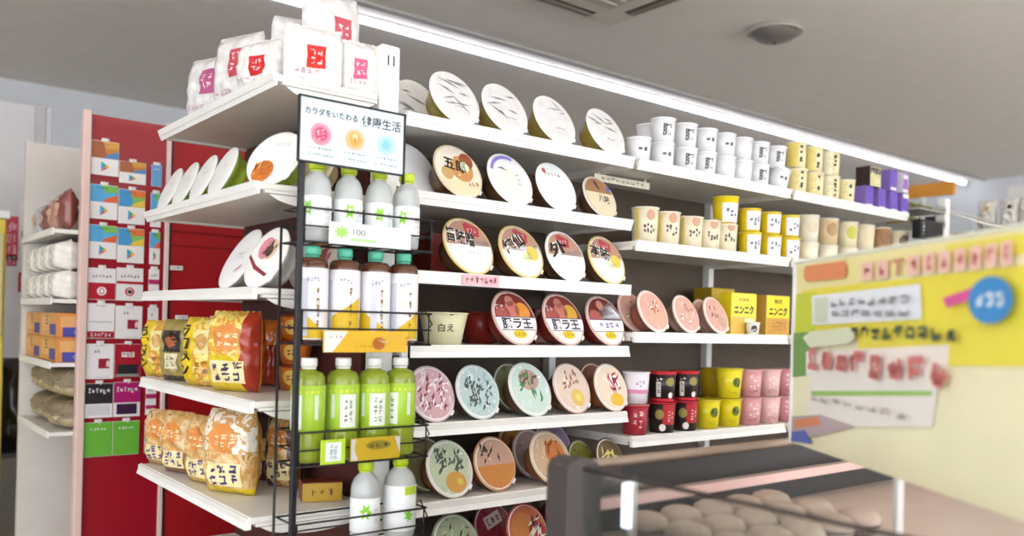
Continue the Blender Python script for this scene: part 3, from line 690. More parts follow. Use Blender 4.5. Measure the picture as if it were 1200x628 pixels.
# second shelf of the cup bay
def art_c(col, seed, side='#e3cf5e', w=True):
    def a(b, L):
        fm = L(); b.strip(-1.0, -.75, .004, .10, ink(side), fm); b.disc(.2, .082, .35, ink('#c99a80'), lambda x, y: fm(x, .082+(y-.082)*.045))
        b.marks(.12, .045, 1.0, .034, 4, 1, ink('#3d3a38'), L(), seed, .0, .16)
    return a
cr = [(755,'cream cup with a black scribble, first on the shelf under the price strip'), (781,'cream cup second on the shelf under the white cups'), (808,'cream cup third along, with a yellow seam'), (829,'cream cup fourth along the shelf under the white cups'), (849,'cream cup fifth along, next to the stacked yellow cups')]
for i, (px, lb) in enumerate(cr): maincup(px, 285, zB2, f'crcup{i}', lb, cup(.040, .0365, .105-.004*i, gl('#e9dcc0'), gl('#ece3d0'), art_c('', i+20)), v=1.752)
def art_yw(seed):
    def a(b, L):
        fm = L(); b.strip(-.6, 1.0, .006, .067, ink('#e6e6ee'), fm); b.marks(.2, .036, 1.1, .036, 3, 1, ink('#6a6878'), L(), seed, 0, .15)
    return a
YEL = gl('#ecce1e')
for i, px in enumerate((878, 902, 924)):
    w = ('beside the cream cups', 'in the middle of its layer', 'at the far end of its layer')[i]
    maincup(px, 288, zB2, f'ywcup{i}', f'white labelled yellow cup, lower layer, {w}', cup(.038, .034, .075, YEL, gl('#e9d54c'), art_yw(i+40)), v=1.75)
for i, px in enumerate((853, 880, 904, 926)):
    w = ('at the near end, above the last cream cup', 'second in its layer', 'third in its layer', 'at the far end of its layer')[i]
    if i: maincup(px-2, 250, zB2+.0775, f'ywcup{i-1}', f'white labelled yellow cup, upper layer, {w}', cup(.038, .034, .075, YEL, gl('#e9d54c'), art_yw(i+40)), v=1.75)
    else:
        u, _ = onY(849, 285, 1.752); put('noodle_cup', 'ywcuptall', cup(.042, .036, .088, YEL, gl('#e9d54c'), art_yw(50)), f'white labelled yellow cup, upper layer, {w}', 'cup noodle', (u, 1.752, zB2+.028+.0915))
jr = [(945,'pale cream jar right after the yellow cups, above the board','#e4dccb','#cfc3a8'), (968,'tan cup with a round brown seal above the promotion board','#d6bd94','#a9885e'), (991,'cream cup with a round lime seal above the promotion board','#e3d6b4','#b9b84a'), (1011,'plain cream cup after the lime seal cup','#e4d8bc','#d9c9a4'), (1030,'brown cup half hidden by its cream neighbours above the board','#a67e56','#8a6242'), (1052,'cream cup with a dark curl mark, last before the black price box','#e2d4b2','#6a5a48')]
for i, (px, lb, c, c2) in enumerate(jr):
    def aj(b, L, c2=c2, i=i): fm = L(); b.disc(.1, .055, .55, ink(c2), lambda x, y: fm(x, .055+(y-.055)*.045), n=20)
    maincup(px, 290, zB2, 'jarlow', 'plain cream cup in the lower layer above the board, under the ' + ('pale cream jar', 'tan sealed cup', 'lime sealed cup', 'plain upper cream cup', 'brown upper cup', 'dark curl cup')[i], cup(.042, .038, .068, gl('#e6dcc6'), gl('#ece6d8')), v=1.755)
    maincup(px, 290, zB2+.0705, f'jar{i}', lb, cup(.042, .038, .095, gl(c), gl('#e9e2d0'), aj), v=1.755)
# third shelf of the cup bay
def ex20(l, L): fm = L(); l.disc(.1, -.2, .5, ink('#dcae96'), fm); strokes(l, L(), 7, ink('#b04a48'), 201, .5, (-.1, .5, -.1, .5)); strokes(l, L(), 4, ink('#f4ece6'), 202, .4, (-.1, .5, -.1, .5))
def ex21(l, L): strokes(l, L(), 10, ink('#b9857c'), 211, .5); strokes(l, L(), 5, ink('#f4ece6'), 212, .5)
def ex22(l, L): strokes(l, L(), 8, ink('#6e5248'), 221, .45, (-.6, .1, -.1, .6)); l.disc(.3, -.35, .35, ink('#c9a58e'), L())
PK = gl('#dcb0a2')
PL = pr('#e6bfb2', '#dba898', '#eed2c6', s=24)
mainbowl(741, 371, zC2, 'p0', 'pink lid bowl standing behind the red written one, third shelf of cups', bowl(.063, .045, .06, gl('#a8604e'), PK, TR, art_pat(PL, ex21)), v=1.80)
mainbowl(765, 371, zC2, 'p1', 'pink lid bowl with red writing, first on the shelf of the garlic cartons', bowl(.066, .047, .06, gl('#a8604e'), gl('#efd0c0'), TR, art_pat(PL, ex20)), v=1.735)
mainbowl(804, 372, zC2, 'p2', 'pink lid bowl with pale writing, middle of the garlic carton shelf', bowl(.061, .045, .055, PK, gl('#efd0c0'), TR, art_pat(PL, ex21)), v=1.735)
mainbowl(824, 374, zC2, 'p3', 'pink lid bowl squeezed behind between two other pink lids', bowl(.056, .043, .055, PK, gl('#ddb4a2'), TR, art_pat(PL)), v=1.79)
mainbowl(839, 373, zC2, 'p4', 'pink lid bowl with brown writing, touching the yellow garlic carton', bowl(.061, .045, .055, PK, gl('#efd0c0'), TR, art_pat(PL, ex22)), v=1.735)
YC = gl('#eed51a'); KRAFT = gl('#c9a04a')
def art_nin(v):
    def a(b, L):
        fm = L(); b.rect(0, -.55, 1.9, .82, ink('#d8b04e' if v == 0 else '#c9963e'), fm)
        fm = L(); b.text('ニンニク', 0, .2, 1.55, .44, ink('#2a2210'), fm, 0, .05)
        if v: b.text('限定', 0, .7, .7, .22, ink('#5a4a10'), fm, 0, .02); b.marks(.1, -.55, 1.2, .5, 5, 3, ink('#8a5a20'), fm, 60)
        else: b.marks(0, .7, .9, .2, 5, 1, ink('#5a4a10'), fm, 61); b.rect(.45, -.35, .8, .25, ink('#e8ddb8'), fm)
    return a
for i, (px, lb) in enumerate(((872, 'yellow garlic noodle carton with a white cup in front of it'), (912, 'yellow garlic noodle carton next to the promotion board edge'))):
    u, _ = onY(px, 370, 1.74); put('noodle_carton', f'nin{i}', carton(.125, .05, .135, YC, YC if not i else KRAFT, art_nin(i)), lb, 'carton', (u, 1.765, zC2+.028+EPS), -.06)
u, _ = onY(884, 388, 1.71)
def art_sm(b, L): b.disc(-.1, .02, .5, ink('#3a3430'), L(), ry=.011); b.marks(-.1, .02, .7, .02, 2, 1, ink('#f2efe8'), L(), 4)
put('sauce_cup', 'sauce', lambda: [(p, q, s) for p, q, s in cup(.022, .019, .040, gl('#efece6'), gl('#f4f2ee'), art_sm)()], 'small white cup with dark round emblem before the garlic carton', 'cup', (u, 1.717, zC2+.028+EPS))
u, _ = onY(845, 340, 1.93)
put('carton', 'yback', carton(.13, .08, .16, gl('#c9a818'), gl('#a88a1a'), lambda b, L: (b.disc(.2, .3, .5, ink('#4a3a14'), L(), ry=.3), b.marks(.2, .3, .8, .4, 2, 1, ink('#d9b92a'), L(), 8))), 'mustard carton in the shadow behind the pink lids', 'carton', (u, 1.96, zC2+.028+EPS))
u, _ = onY(900, 340, 1.96)
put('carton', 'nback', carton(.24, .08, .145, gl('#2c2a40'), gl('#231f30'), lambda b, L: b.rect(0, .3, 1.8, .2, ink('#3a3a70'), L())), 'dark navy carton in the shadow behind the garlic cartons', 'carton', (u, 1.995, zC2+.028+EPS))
# fourth shelf of the cup bay: two layers of tall cups
def art_wp(b, L): fm = L(); b.strip(-.9, .9, .03, .042, ink('#d889a8'), fm); b.marks(.1, .065, .8, .03, 3, 1, ink('#b3a0b8'), L(), 70)
def art_rd(b, L): fm = L(); b.marks(.0, .05, .9, .06, 2, 2, ink('#e8c4c0'), fm, 71)
def art_blk(b, L):
    fm = L(); b.strip(-1.3, 1.3, 0.001, .010, ink('#c3222c'), fm); b.strip(-1.3, 1.3, .082, .0895, ink('#c3222c'), fm)
    b.strip(-.75, -.40, .015, .06, ink('#d9d4cc'), fm); b.disc(.35, .06, .38, ink('#9a8a4a'), L(), ry=.013); b.marks(-.55, .04, .28, .04, 1, 3, ink('#2a2424'), L(), 72); b.disc(.4, .02, .2, ink('#e6e0d8'), L(), ry=.009); b.marks(-.5, .07, .5, .014, 2, 1, ink('#f4f0ea'), L(), 73)
def art_blk2(b, L):
    fm = L(); b.strip(-.2, 1.0, .025, .085, ink('#b52a30'), fm); b.disc(-.45, .055, .33, ink('#9a8a4a'), L(), ry=.015); b.disc(-.2, .016, .26, ink('#ece6de'), L(), ry=.011); b.marks(.45, .05, .6, .05, 2, 2, ink('#e3b0a8'), L(), 74)
def art_yg(seed):
    def a(b, L): fm = L(); b.disc(.3, .052, .36, ink('#6f7a1a'), fm, ry=.016); b.marks(.3, .05, .6, .03, 2, 1, ink('#3f4a12'), L(), seed, 0, .18); b.marks(.0, .02, .8, .012, 4, 1, ink('#b09a1a'), L(), seed)
    return a
def art_pk(seed):
    def a(b, L): fm = L(); b.marks(.1, .05, 1.0, .05, 3, 2, ink('#f2dede'), fm, seed); b.marks(.0, .018, .9, .014, 4, 1, ink('#a85a62'), L(), seed)
    return a
BLK = gl('#2a1f20'); PINK = gl('#d99aa0')
kinds = {'wp': cup(.040, .034, .092, gl('#e9e2e8'), gl('#efeaee'), art_wp), 'rd': cup(.040, .034, .088, gl('#a8283a'), gl('#c9646c'), art_rd), 'bk': cup(.042, .036, .090, BLK, gl('#c3222c'), art_blk), 'bk2': cup(.042, .036, .090, BLK, gl('#c3222c'), art_blk2),
         'y1': cup(.042, .036, .090, gl('#e3d01e'), gl('#d9c636'), art_yg(75)), 'y2': cup(.044, .036, .096, gl('#e6d527'), gl('#cdbd3a'), art_yg(76)), 'y3': cup(.04, .036, .09, gl('#c9a814'), gl('#b0921a')), 'p1': cup(.042, .036, .09, PINK, gl('#dba8ac'), art_pk(77)), 'p2': cup(.042, .036, .09, gl('#e4b8b4'), gl('#e0b4b0'), art_pk(78)), 'p3': cup(.042, .037, .09, gl('#d08f92'), gl('#d3a0a0'), art_pk(79))}
rows = [(0, 744,'rd','dark red cup with white marks under the white and pink cup'), (0, 775,'bk2','black and red cup with pale emblem, lower layer beside the dark red cup'), (0, 802,'bk2','black and red cup with pale emblem, lower layer beside the yellow cups'), (0, 828,'y1','yellow cup, lower layer beside the black and red cup'), (0, 853,'y1','yellow cup, lower layer beside the pink cups'), (0, 877,'p1','pink cup, lower layer touching the yellow cups'), (0, 899,'p2','paler pink cup in the middle of the lower layer'), (0, 919,'p3','dusky pink cup at the end of the lower layer, beside the board'),
        (1, 744,'wp','white cup with a pink band on the dark red cup'), (1, 775,'bk','black cup with red rims, upper layer beside the white and pink cup'), (1, 802,'bk','black cup with red rims, upper layer farther from the bowls'), (1, 853,'y2','taller yellow cup standing upper layer beside the pink cups'), (1, 877,'p1','pink cup, upper layer touching the tall yellow cup'), (1, 899,'p2','paler pink cup in the middle of the upper layer'), (1, 919,'p3','dusky pink cup at the end of the upper layer, beside the board')]
hh = {'rd': .0895}
for lay, px, k, lb in rows:
    maincup(px, 490, zD2+lay*(.0925 if px != 744 else .0905), 't'+k, lb, kinds[k], v=1.75)
for lay in (0, 1):
    u, _ = onY(836, 490, 1.85); put('noodle_cup', 'ty3', kinds['y3'], ('mustard yellow cup behind the front yellow cups, lower', 'mustard yellow cup showing above between the black and tall yellow cups')[lay], 'cup noodle', (u-.012, 1.85, zD2+.028+EPS+lay*.0925))
u, _ = onY(938, 490, 1.75); put('noodle_cup', 'tp1', kinds['p1'], 'pink cup mostly hidden by the edge of the promotion board, lower', 'cup noodle', (u, 1.75, zD2+.028+EPS)); put('noodle_cup', 'tp1', kinds['p1'], 'pink cup mostly hidden by the edge of the promotion board, upper', 'cup noodle', (u, 1.75, zD2+.028+EPS+.0925))
# price strip hanging under the top shelf
u0, z0 = onY(712, 219, 1.80); u1, _ = onY(777, 225, 1.80)
t = thing('price_strip', 'cream price strip beneath the top shelf left of the yellow cups', 'price strip', ((u0+u1)/2, 1.86, zA+.013))
b = MB(); b.box((-(u1-u0)/2, -.004, -.030), ((u1-u0)/2, 0, -.008), ink('#f3ecd8'), .001); b.marks(0, -.019, (u1-u0)*.8, .013, 9, 1, ink('#a09472'), lambda a, c: Vector((a, -.0045, c)), 5); b.obj('card', t)
b = MB()
for s in (-1, 1): b.box((s*(u1-u0)*.42-.004, -.003, -.012), (s*(u1-u0)*.42+.004, .002, 0), STEEL)
b.obj('clip', t)

# ------------------------------------------------------------------ glass rack, price box and far shelf at the right
t = thing('glass_display_rack', 'white rack with two glass tiers past the purple cartons', 'display rack', (3.64, 1.80, 0))
b = MB(); b.box((.05, -.10, 0), (.09, -.06, E+.578), WHITE, .004); b.obj('post', t)
b = MB(); b.box((-.18, .13, 0), (.09, .15, E+.53), gl('#e6e4dc')); b.obj('back_board', t)
for z in (.515, .455, .30, .1):
    b = MB(); b.box((-.18, -.10, E+z-.006), (.05, .13, E+z), mat('tier_edge', '#b9b7b0', rough=.4), .001); s = b.obj('tier', t)
    g = MB(); g.box((-.18, -.103, E+z), (.045, -.100, E+z+.022), GLASS); g.obj('glass_guard', s)
b = MB(); b.box((-.18, -.1, 0), (.05, .12, .1), WHITE); b.obj('base', t)
for k, (x, z) in enumerate(((3.505, .515), (3.575, .515), (3.645, .515), (3.505, .455), (3.575, .455), (3.645, .455))):
    put('snack_bar', 'sbar', carton(.06, .10, .026, gl('#8a7d3a'), gl('#9c8f4a'), lambda b, L: b.rect(0, 0, 1.4, 1.0, ink('#5c5426'), L())), ('olive snack box on the upper glass tier, ', 'olive snack box on the lower glass tier, ')[k//3] + ('near end', 'middle', 'by the post')[k % 3], 'snack box', (x, 1.80, E+z+EPS))
x, z = onY(1087, 273, 1.66)
t = thing('price_display', 'small black price display box before the white rack post', 'price display', (x, 1.66, E+.378))
b = MB(); b.box((-.09, -.02, 0), (.09, .02, .075), mat('black_plastic', '#17161a', rough=.35), .004); b.obj('housing', t)
b = MB(); b.marks(-.074, .038, .02, .055, 1, 4, ink('#e8e8e8'), lambda a, c: Vector((a, -.0206, c)), 3); b.obj('digits', t)
b = MB(); b.box((.05, .0, .07), (.06, .036, .10), BLACKWIRE); b.tube([(.055, .02, .09), (.055, .036, .09)], .006, BLACKWIRE); b.obj('bracket', t)
t = thing('acrylic_tray', 'clear acrylic tray with thin wire rims right of the white rack post', 'tray', (3.93, 1.68, E+.385))
b = MB(); b.box((-.17, -.1, 0), (.17, .1, .005), GLASS, .001); b.box((-.17, .095, .005), (.17, .1, .16), GLASS, .001); b.box((-.17, -.1, .005), (.17, -.096, .08), GLASS, .001); b.obj('tray_body', t)
b = MB(); b.tube([(-.17, -.1, .083), (.17, -.1, .083), (.17, .1, .163), (-.17, .1, .163)], .004, STEEL, 8, True); b.obj('wire_rim', t)
b = MB(); b.box((-.02, -.02, -(E+.385)), (.02, .02, 0), WHITE, .003); b.obj('stand', t)
t = put('snack_box', 'brownbox', carton(.07, .06, .05, gl('#a8762e'), gl('#9a6a2a'), lambda b, L: b.marks(0, 0, 1.2, 1, 3, 2, ink('#d9b070'), L(), 3)), 'little brown box inside the clear acrylic tray', 'box', (3.86, 1.70, E+.391))
xs = 4.25
v0, zr = onX(1143, 271, xs); v1 = .1
t = thing('far_shelf', 'pale far shelf carrying white pouches above the right end of the board', 'shelf', (xs, (v0+v1)/2, 0))
L2 = (v0-v1)/2
b = MB(); b.box((0, -L2, zr-.012), (.35, L2, zr), STEEL, .001); s = b.obj('shelf_board', t)
b = MB(); b.box((-.008, -L2, zr-.02), (0, L2, zr+.008), mat('grey_rail', '#a8a49c')); b.obj('price_rail', s)
b = MB(); b.box((.35, -L2, 0), (.37, L2, zr+.25), gl('#e6e4e0')); b.obj('back_panel', t)
b = MB(); b.box((.02, -L2, 0), (.35, L2, zr-.10), gl('#dfe4dc')); b.obj('cabinet', t)
b = MB(); b.box((.02, L2-.02, zr-.1), (.35, L2, zr), WHITE); b.box((.02, -L2, zr-.1), (.35, -L2+.02, zr), WHITE); b.obj('bracket', t)
WF = film('#e2ddd6')
def art_pouch(k): 
    def a(b, L):
        fm = L(); b.rect(0, -.15, 1.0, .7, ink('#e9e4dc'), fm); b.disc(.2, .45, .2, ink(('#c9a03a', '#3a3430', '#c98a7a', '#8a9a6a')[k % 4]), L(), ry=.14); b.marks(0, .05, 1.0, .2, 4, 1, ink('#9a9088'), L(), k); b.disc(.3, -.4, .14, ink('#f6f4f0'), L())
    return a
for k, px in enumerate((1156, 1182, 1206, 1230)):
    v, _ = onX(px, 255, xs+.06)
    put('snack_pouch', f'pouch{k}', bag(.086, .15, .055, lambda x, y, s: WF, art_pouch(k), seed=k), ('white pouch with gold dot, nearest the clear tray on the far shelf', 'white pouch with dark and gold marks, second on the far shelf', 'pale pouch at the right picture edge on the far shelf', 'pale pouch just beyond the right picture edge on the far shelf')[k], 'pouch', (xs+.07, v, zr+EPS), -PI/2)
# orange header sign at the far wall
v0, z0 = onX(1045, 238, 6.4); v1, z1_ = onX(1119, 212, 6.4)
t = thing('orange_header_sign', 'orange header sign at the far end under the linear light', 'sign', (6.4, (v0+v1)/2, 0))
h0, h1 = min(z0, z1_), max(z0, z1_)
b = MB(); b.box((-.02, -abs(v0-v1)/2, h0+.02), (.02, abs(v0-v1)/2+.3, h1), gl('#f0a032'), .004); b.obj('sign_panel', t)
b = MB(); b.box((-.015, -.02, 0), (.015, .02, h0+.05), WHITE, .002); b.obj('stand_post', t)
b = MB(); b.box((-.2, -.2, 0), (.2, .2, .015), WHITE, .003); b.obj('foot', t)
# ------------------------------------------------------------------ end shelving: bowls and packs facing left
XE = .685
def endput(px, py, x, z, name, key, bld, label, cat, rz=-PI/2, v=None, lip=.024, tilt=(0, 0)):
    if v is None: v, _ = onX(px, py, x)
    return put(name, key, bld, label, cat, (x, v, z+lip+EPS), rz, None, tilt)
LIME = gl('#9fc23a')
wl = bowl(.062, .046, .055, LIME, gl('#f1f0ee'), gl('#f3f2f0'), lambda l, L: l.marks(.1, .2, .6, .15, 4, 1, ink('#cfcac8'), L(), 3))
for i, (px, py, w) in enumerate(((199,222,'farthest left on its shelf'), (217,214,'second from the left tip of its shelf'), (238,206,'third from the left tip of its shelf'), (261,197,'fourth from the left tip, by the pink bowl'))):
    endput(px, py, .724, z2, 'noodle_bowl', 'whitelid', wl, f'white lid lime sided bowl, {w}', 'bowl noodle')
endput(284, 200, .82, z2, 'noodle_bowl', 'epink', bowl(.05, .038, .055, gl('#c99aa0'), gl('#d3aab0'), gl('#c8a0a6')), 'dull pink bowl behind the fourth white lid on the end shelf', 'bowl noodle', v=1.915, rz=-1.4)
endput(308, 190, .852, z2, 'noodle_bowl', 'ecream', bowl(.062, .044, .055, gl('#c9b48a'), gl('#e3d6bc'), gl('#e6dcc6'), art_pat(pr('#e9dfcc', '#d6bf94', '#f0eade', s=20))), 'cream lid bowl between the pink bowl and the noodle picture lid', 'bowl noodle', v=1.80, rz=-1.2)
def ex30(l, L): fm = L(); l.disc(-.25, -.5, .42, pr('#e8a04a', '#c8702a', '#f0c27a', s=60), fm); strokes(l, L(), 10, ink('#b5602a'), 300, .5, (-.6, .1, -.8, -.2)); l.marks(.2, .5, .6, .2, 4, 1, ink('#d8d4d0'), L(), 6)
endput(0, 0, .752, z2, 'noodle_bowl', 'eorange', bowl(.068, .047, .06, LIME, gl('#f3f1ee'), gl('#f4f3f1'), art_pat(gl('#f4f3f1'), ex30)), 'white lid bowl with an orange noodle picture at the shelf corner', 'bowl noodle', v=1.77, rz=-1.1)
def art_gp(b, L): fm = L(); b.rect(0, .35, 1.3, .5, ink('#b5563a'), fm); b.marks(0, .35, 1.1, .4, 3, 1, ink('#e8cf9a'), L(), 3); b.rect(0, -.4, 1.4, .6, ink('#8c9a4e'), fm)
for i, (v, c, lb) in enumerate(((2.33,'#7d8f4c','green packet behind the white lids under the top shelf'), (2.21,'#8a5a34','brown packet behind the cream lid bowl'), (2.09,'#a3483e','red brown packet behind the noodle picture lid'))):
    put('noodle_packet', f'gpk{i}', bag(.10, .155+.008*i, .04, lambda x, y, s, c=c: film(c), art_gp, seed=i), lb, 'packet', (.925, v, z2+.024+EPS), -PI/2+.35)
# second end shelf: big white bowls
def ex31(l, L): l.marks(0, .1, .8, .3, 4, 2, ink('#dcd8d8'), L(), 5); l.poly([(.1, -.5), (.5, -.35), (.6, -.2), (.2, -.42)], ink('#d4607a'), L())
def ex32(l, L): fm = L(); l.disc(-.15, .3, .38, ink('#d9859a'), fm); l.disc(.15, .25, .34, ink('#e6c9a8'), fm); l.disc(.1, .2, .2, ink('#5a4438'), L()); l.poly([(-.9, .1), (-.3, -.3), (.5, -.6), (.4, -.68), (-.4, -.4), (-.92, 0)], ink('#8e2a3c'), fm); strokes(l, L(), 6, ink('#3a2a2c'), 310, .4, (-.3, .4, .0, .5))
def ex33(l, L): fm = L(); l.disc(0, .35, .45, ink('#e08a4c'), fm); l.disc(.2, .1, .35, ink('#c97a92'), fm); strokes(l, L(), 8, ink('#efe6e0'), 320, .5)
WB = gl('#e6e2de')
endput(281, 305, .742, z3, 'noodle_bowl', 'ew1', bowl(.077, .054, .06, gl('#d9cfc4'), gl('#f1efed'), gl('#f3f2f1'), ex31), 'large white lid bowl seen nearly edgeways on the middle end shelf', 'bowl noodle')
endput(260, 312, .80, z3, 'noodle_bowl', 'ew0', bowl(.068, .05, .06, gl('#a08468'), gl('#cdbda8'), gl('#d8cbb8')), 'tan rimmed bowl behind the large edgeways white lid', 'bowl noodle', v=2.045)
endput(312, 312, .742, z3, 'noodle_bowl', 'ew2', bowl(.071, .052, .06, WB, gl('#efecea'), gl('#f2f0ee'), ex32), 'white lid bowl with pink picture and dark red stripe, middle end shelf', 'bowl noodle', v=1.775, rz=-1.42)
endput(335, 312, .87, z3, 'noodle_bowl', 'ew3', bowl(.076, .054, .06, WB, gl('#e9dcd2'), gl('#efe2d8'), ex33), 'pale lid bowl with orange and pink picture beside the rack pole', 'bowl noodle', v=1.80, rz=-1.25)
# third end shelf: yellow packs
YF1, YF2, TANF, DKF, REDF, ORF = film('#e0c01e'), film('#ecd23c'), film('#cfa35a'), film('#4a3c28'), film('#a8321e'), film('#d9772a')
YPR = fpr('#e0b83a', '#d99a3c', '#ecd36a', '#efe0a8', s=34)
BPR = fpr('#c08a4c', '#cf9c5a', '#dcbc88', '#b07a42', s=30)
CPR = fpr('#d8c0a0', '#e9e0d2', '#c99a5c', '#efe8de', s=30)  # pale flecks in the print stand for highlights on the film
def pk_y(x, y, s): return YF1 if s < 0 and x < -.1 else (YPR if s < 0 else YF1)
def art_yp(seed):
    def a(b, L):
        fm = L(); b.text('ラーメン', -.55, .05, .5, 1.5, ink('#33270f'), fm, 0, .04, vertical=True); b.rect(.4, .3, .7, .7, ink('#e9dc9a'), fm)
        b.marks(.4, -.45, .7, .4, 2, 2, ink('#8a6a1a'), L(), seed); b.disc(.4, .3, .28, TANF, L(), ry=.24)
    return a
def art_wd(b, L): fm = L(); b.rect(.05, .3, 1.1, .7, ink('#2e2620'), fm); b.disc(.05, .3, .35, ink('#a85a34'), L(), ry=.22); b.rect(.05, -.35, .8, .5, ink('#d9d2b0'), L()); b.marks(.05, -.35, .6, .4, 2, 2, ink('#7a6a4a'), L(), 4)
def art_big(seed, c='#3a2a4a'):
    def a(b, L):
        fm = L(); b.disc(.0, .35, .55, pr('#e3b45c', '#d98a44', '#e9d08a', s=40), fm, ry=.35); b.rect(.05, -.5, 1.35, .55, ink('#ecdca8'), fm)
        b.marks(.05, -.5, 1.2, .5, 3, 2, ink(c), L(), seed, .08, .17); b.marks(.1, .3, .9, .35, 3, 2, ink('#f3e6c0'), L(), seed+1)
    return a
BW = dict(p=4.0, fin=.06)
TH1 = -1.2
endput(186, 420, .735, z4, 'noodle_pack', 'ypk1', bag(.115, .155, .05, pk_y, art_yp(3), seed=2, **BW), 'yellow noodle multipack with black writing, at the left tip of its shelf', 'noodle pack', rz=TH1)
endput(209, 425, .735, z4, 'noodle_pack', 'dpk', bag(.115, .16, .05, lambda x, y, s: film('#9c8a4a') if y > -.8 else DKF, art_wd, seed=5, **BW), 'olive noodle multipack with a dark bowl picture, between two yellow packs', 'noodle pack', rz=TH1)
endput(238, 430, .735, z4, 'noodle_pack', 'ypk2', bag(.12, .168, .055, pk_y, art_yp(7), seed=3, **BW), 'yellow noodle multipack beside the big rounded yellow bag', 'noodle pack', rz=TH1)
endput(277, 430, .752, z4, 'noodle_pack', 'bigy', bag(.14, .185, .08, lambda x, y, s: (REDF if x > .5 else YPR if y > -.1 else YF1) if s < 0 else REDF, art_big(9), seed=4, **BW), 'big rounded yellow and red noodle bag on the third end shelf', 'noodle pack', rz=-1.05)
endput(314, 420, .88, z4, 'noodle_pack', 'redp', bag(.11, .165, .055, lambda x, y, s: REDF if y < .3 else ORF, lambda b, L: b.marks(0, 0, 1, .8, 3, 3, ink('#e0b04a'), L(), 6), seed=6, **BW), 'red noodle bag behind the big rounded yellow bag', 'noodle pack', v=2.085, rz=-1.3)
oc = cup(.042, .033, .058, ORF, gl('#8e2a1c'), lambda b, L: (b.disc(.0, .03, .5, ink('#e3b85a'), L(), ry=.018), b.marks(0, .03, .6, .024, 2, 1, ink('#6a3a1a'), L(), 5)), yaw=-.7)
for k in range(3): put('noodle_cup', 'ocup', oc, ('orange red cup at the bottom of the stack beside the rack pole', 'orange red cup in the middle of the stack beside the rack pole', 'orange red cup on top of the stack beside the rack pole')[k], 'cup noodle', (.90, 1.962, z4+.024+EPS+.0605*k))
put('noodle_cup', 'ocup', oc, 'orange red cup standing alone behind the dark bowl picture multipack', 'cup noodle', (.905, 2.215, z4+.024+EPS))
# fourth end shelf
def pk_b(c1, c2): return lambda x, y, s: (film(c2) if y < -.3 else BPR)
BP = [(190, .735, None, '#b5804a', '#c9a060', TH1, 'tan noodle bag at the left tip of the lower end shelf', .115, .15),
      (211, .735, None, '#b98a5c', '#8a5a3a', TH1, 'brownish noodle bag second from the left tip of the lower end shelf', .115, .16),
      (240, .740, None, '#c98a4a', '#d9b23a', -1.35, 'orange topped noodle bag with blue violet print, third from the left tip', .125, .165)]
for i, (px, x, v, c1, c2, rz, lb, w, h) in enumerate(BP):
    endput(px, 540, x, z5, 'noodle_pack', f'bpk{i}', bag(w, h, .055, pk_b(c1, c2), art_big(20+i, '#4a3a7a'), seed=10+i, **BW), lb, 'noodle pack', rz=rz, v=v)
endput(272, 555, .752, z5, 'noodle_pack', 'bpk5', bag(.14, .195, .075, lambda x, y, s: (CPR if y > .0 else BPR if y > -.8 else YF1) if s < 0 else film('#c98a3a'), art_big(30, '#3c2c6a'), seed=15, **BW), 'large noodle bag with silvery top and violet writing, lower end shelf', 'noodle pack', rz=-1.05)
endput(0, 0, .865, z5, 'noodle_pack', 'bpk6', bag(.10, .17, .05, lambda x, y, s: film('#3a2a22') if y > .3 else YPR if y > -.4 else film('#6a2a32'), art_big(33, '#4a2a5a'), seed=16, **BW), 'dark topped yellow noodle bag right of the large violet lettered bag', 'noodle pack', v=2.10, rz=-1.1)
endput(0, 0, .885, z5, 'noodle_pack', 'bpk7', bag(.10, .175, .05, lambda x, y, s: BPR if abs(x) < .6 else film('#5a3a24'), art_big(36, '#5a2a2a'), seed=17, **BW), 'amber noodle bag against the rack pole on the lower end shelf', 'noodle pack', v=1.98, rz=-1.1)
put('carton', 'backc', carton(.09, .06, .042, gl('#b5912f'), gl('#7a3424'), lambda b, L: b.marks(0, 0, 1.2, 1, 3, 1, ink('#6a3a1a'), L(), 3)), 'mustard carton lying behind the lowest water bottles', 'carton', (.895, 1.80, z5+.024+EPS), -.3)
# top of the end shelving: white snack bags
CL, SW = film('#e6e3e4'), film('#f1eeec')
def art_sb(red, k, sx=.0, sy=.0):
    def a(b, L):
        fm = L(); b.rect(sx, sy, .62, .75, ink(red), fm); b.marks(sx, sy, .45, .55, 2, 2, ink('#f3dcdc'), L(), k); b.marks(-.3, -.6, .9, .2, 4, 1, ink('#c9a8b0'), L(), k+3)
    return a
tops = [(352, 84, .775, .14, .115, '#c9252c', -1.2, 'white snack bag with a scarlet corner at the front of the top end shelf', .25),
        (381, 78, .80, .13, .13, '#e03028', -.2, 'white snack bag with a bright red square label over the sign', .18),
        (408, 78, .90, .095, .12, '#d8658a', -.1, 'white snack bag with pink lettering beside the white post', .15)]
for i, (px, py, x, w, h, c, rz, lb, ln) in enumerate(tops):
    v = (1.87, 1.745, 1.742)[i]; x = (.755, .825, .938)[i]
    put('snack_bag', f'sbag{i}', bag(w, h, .05, lambda x, y, s: SW, art_sb(c, 50+i, .2-.2*i, -.1), seed=20+i, lean=ln*.3), lb, 'snack bag', (x, v, z1+.024+EPS), rz)
bt = [(.875, 1.905, .15, .20, '#d86a78', -.25, 'tall clear snack bag with a rosy red label, rear line of the top end shelf'), (.905, 1.822, .14, .245, '#c95a68', -.05, 'tallest clear snack bag reaching up by the white post'), (.78, 2.06, .16, .18, '#c94a58', -1.2, 'clear snack bag on the left half of the top end shelf'), (.78, 2.26, .16, .17, '#b85a8a', -1.2, 'clear snack bag toward the left tip of the top end shelf')]
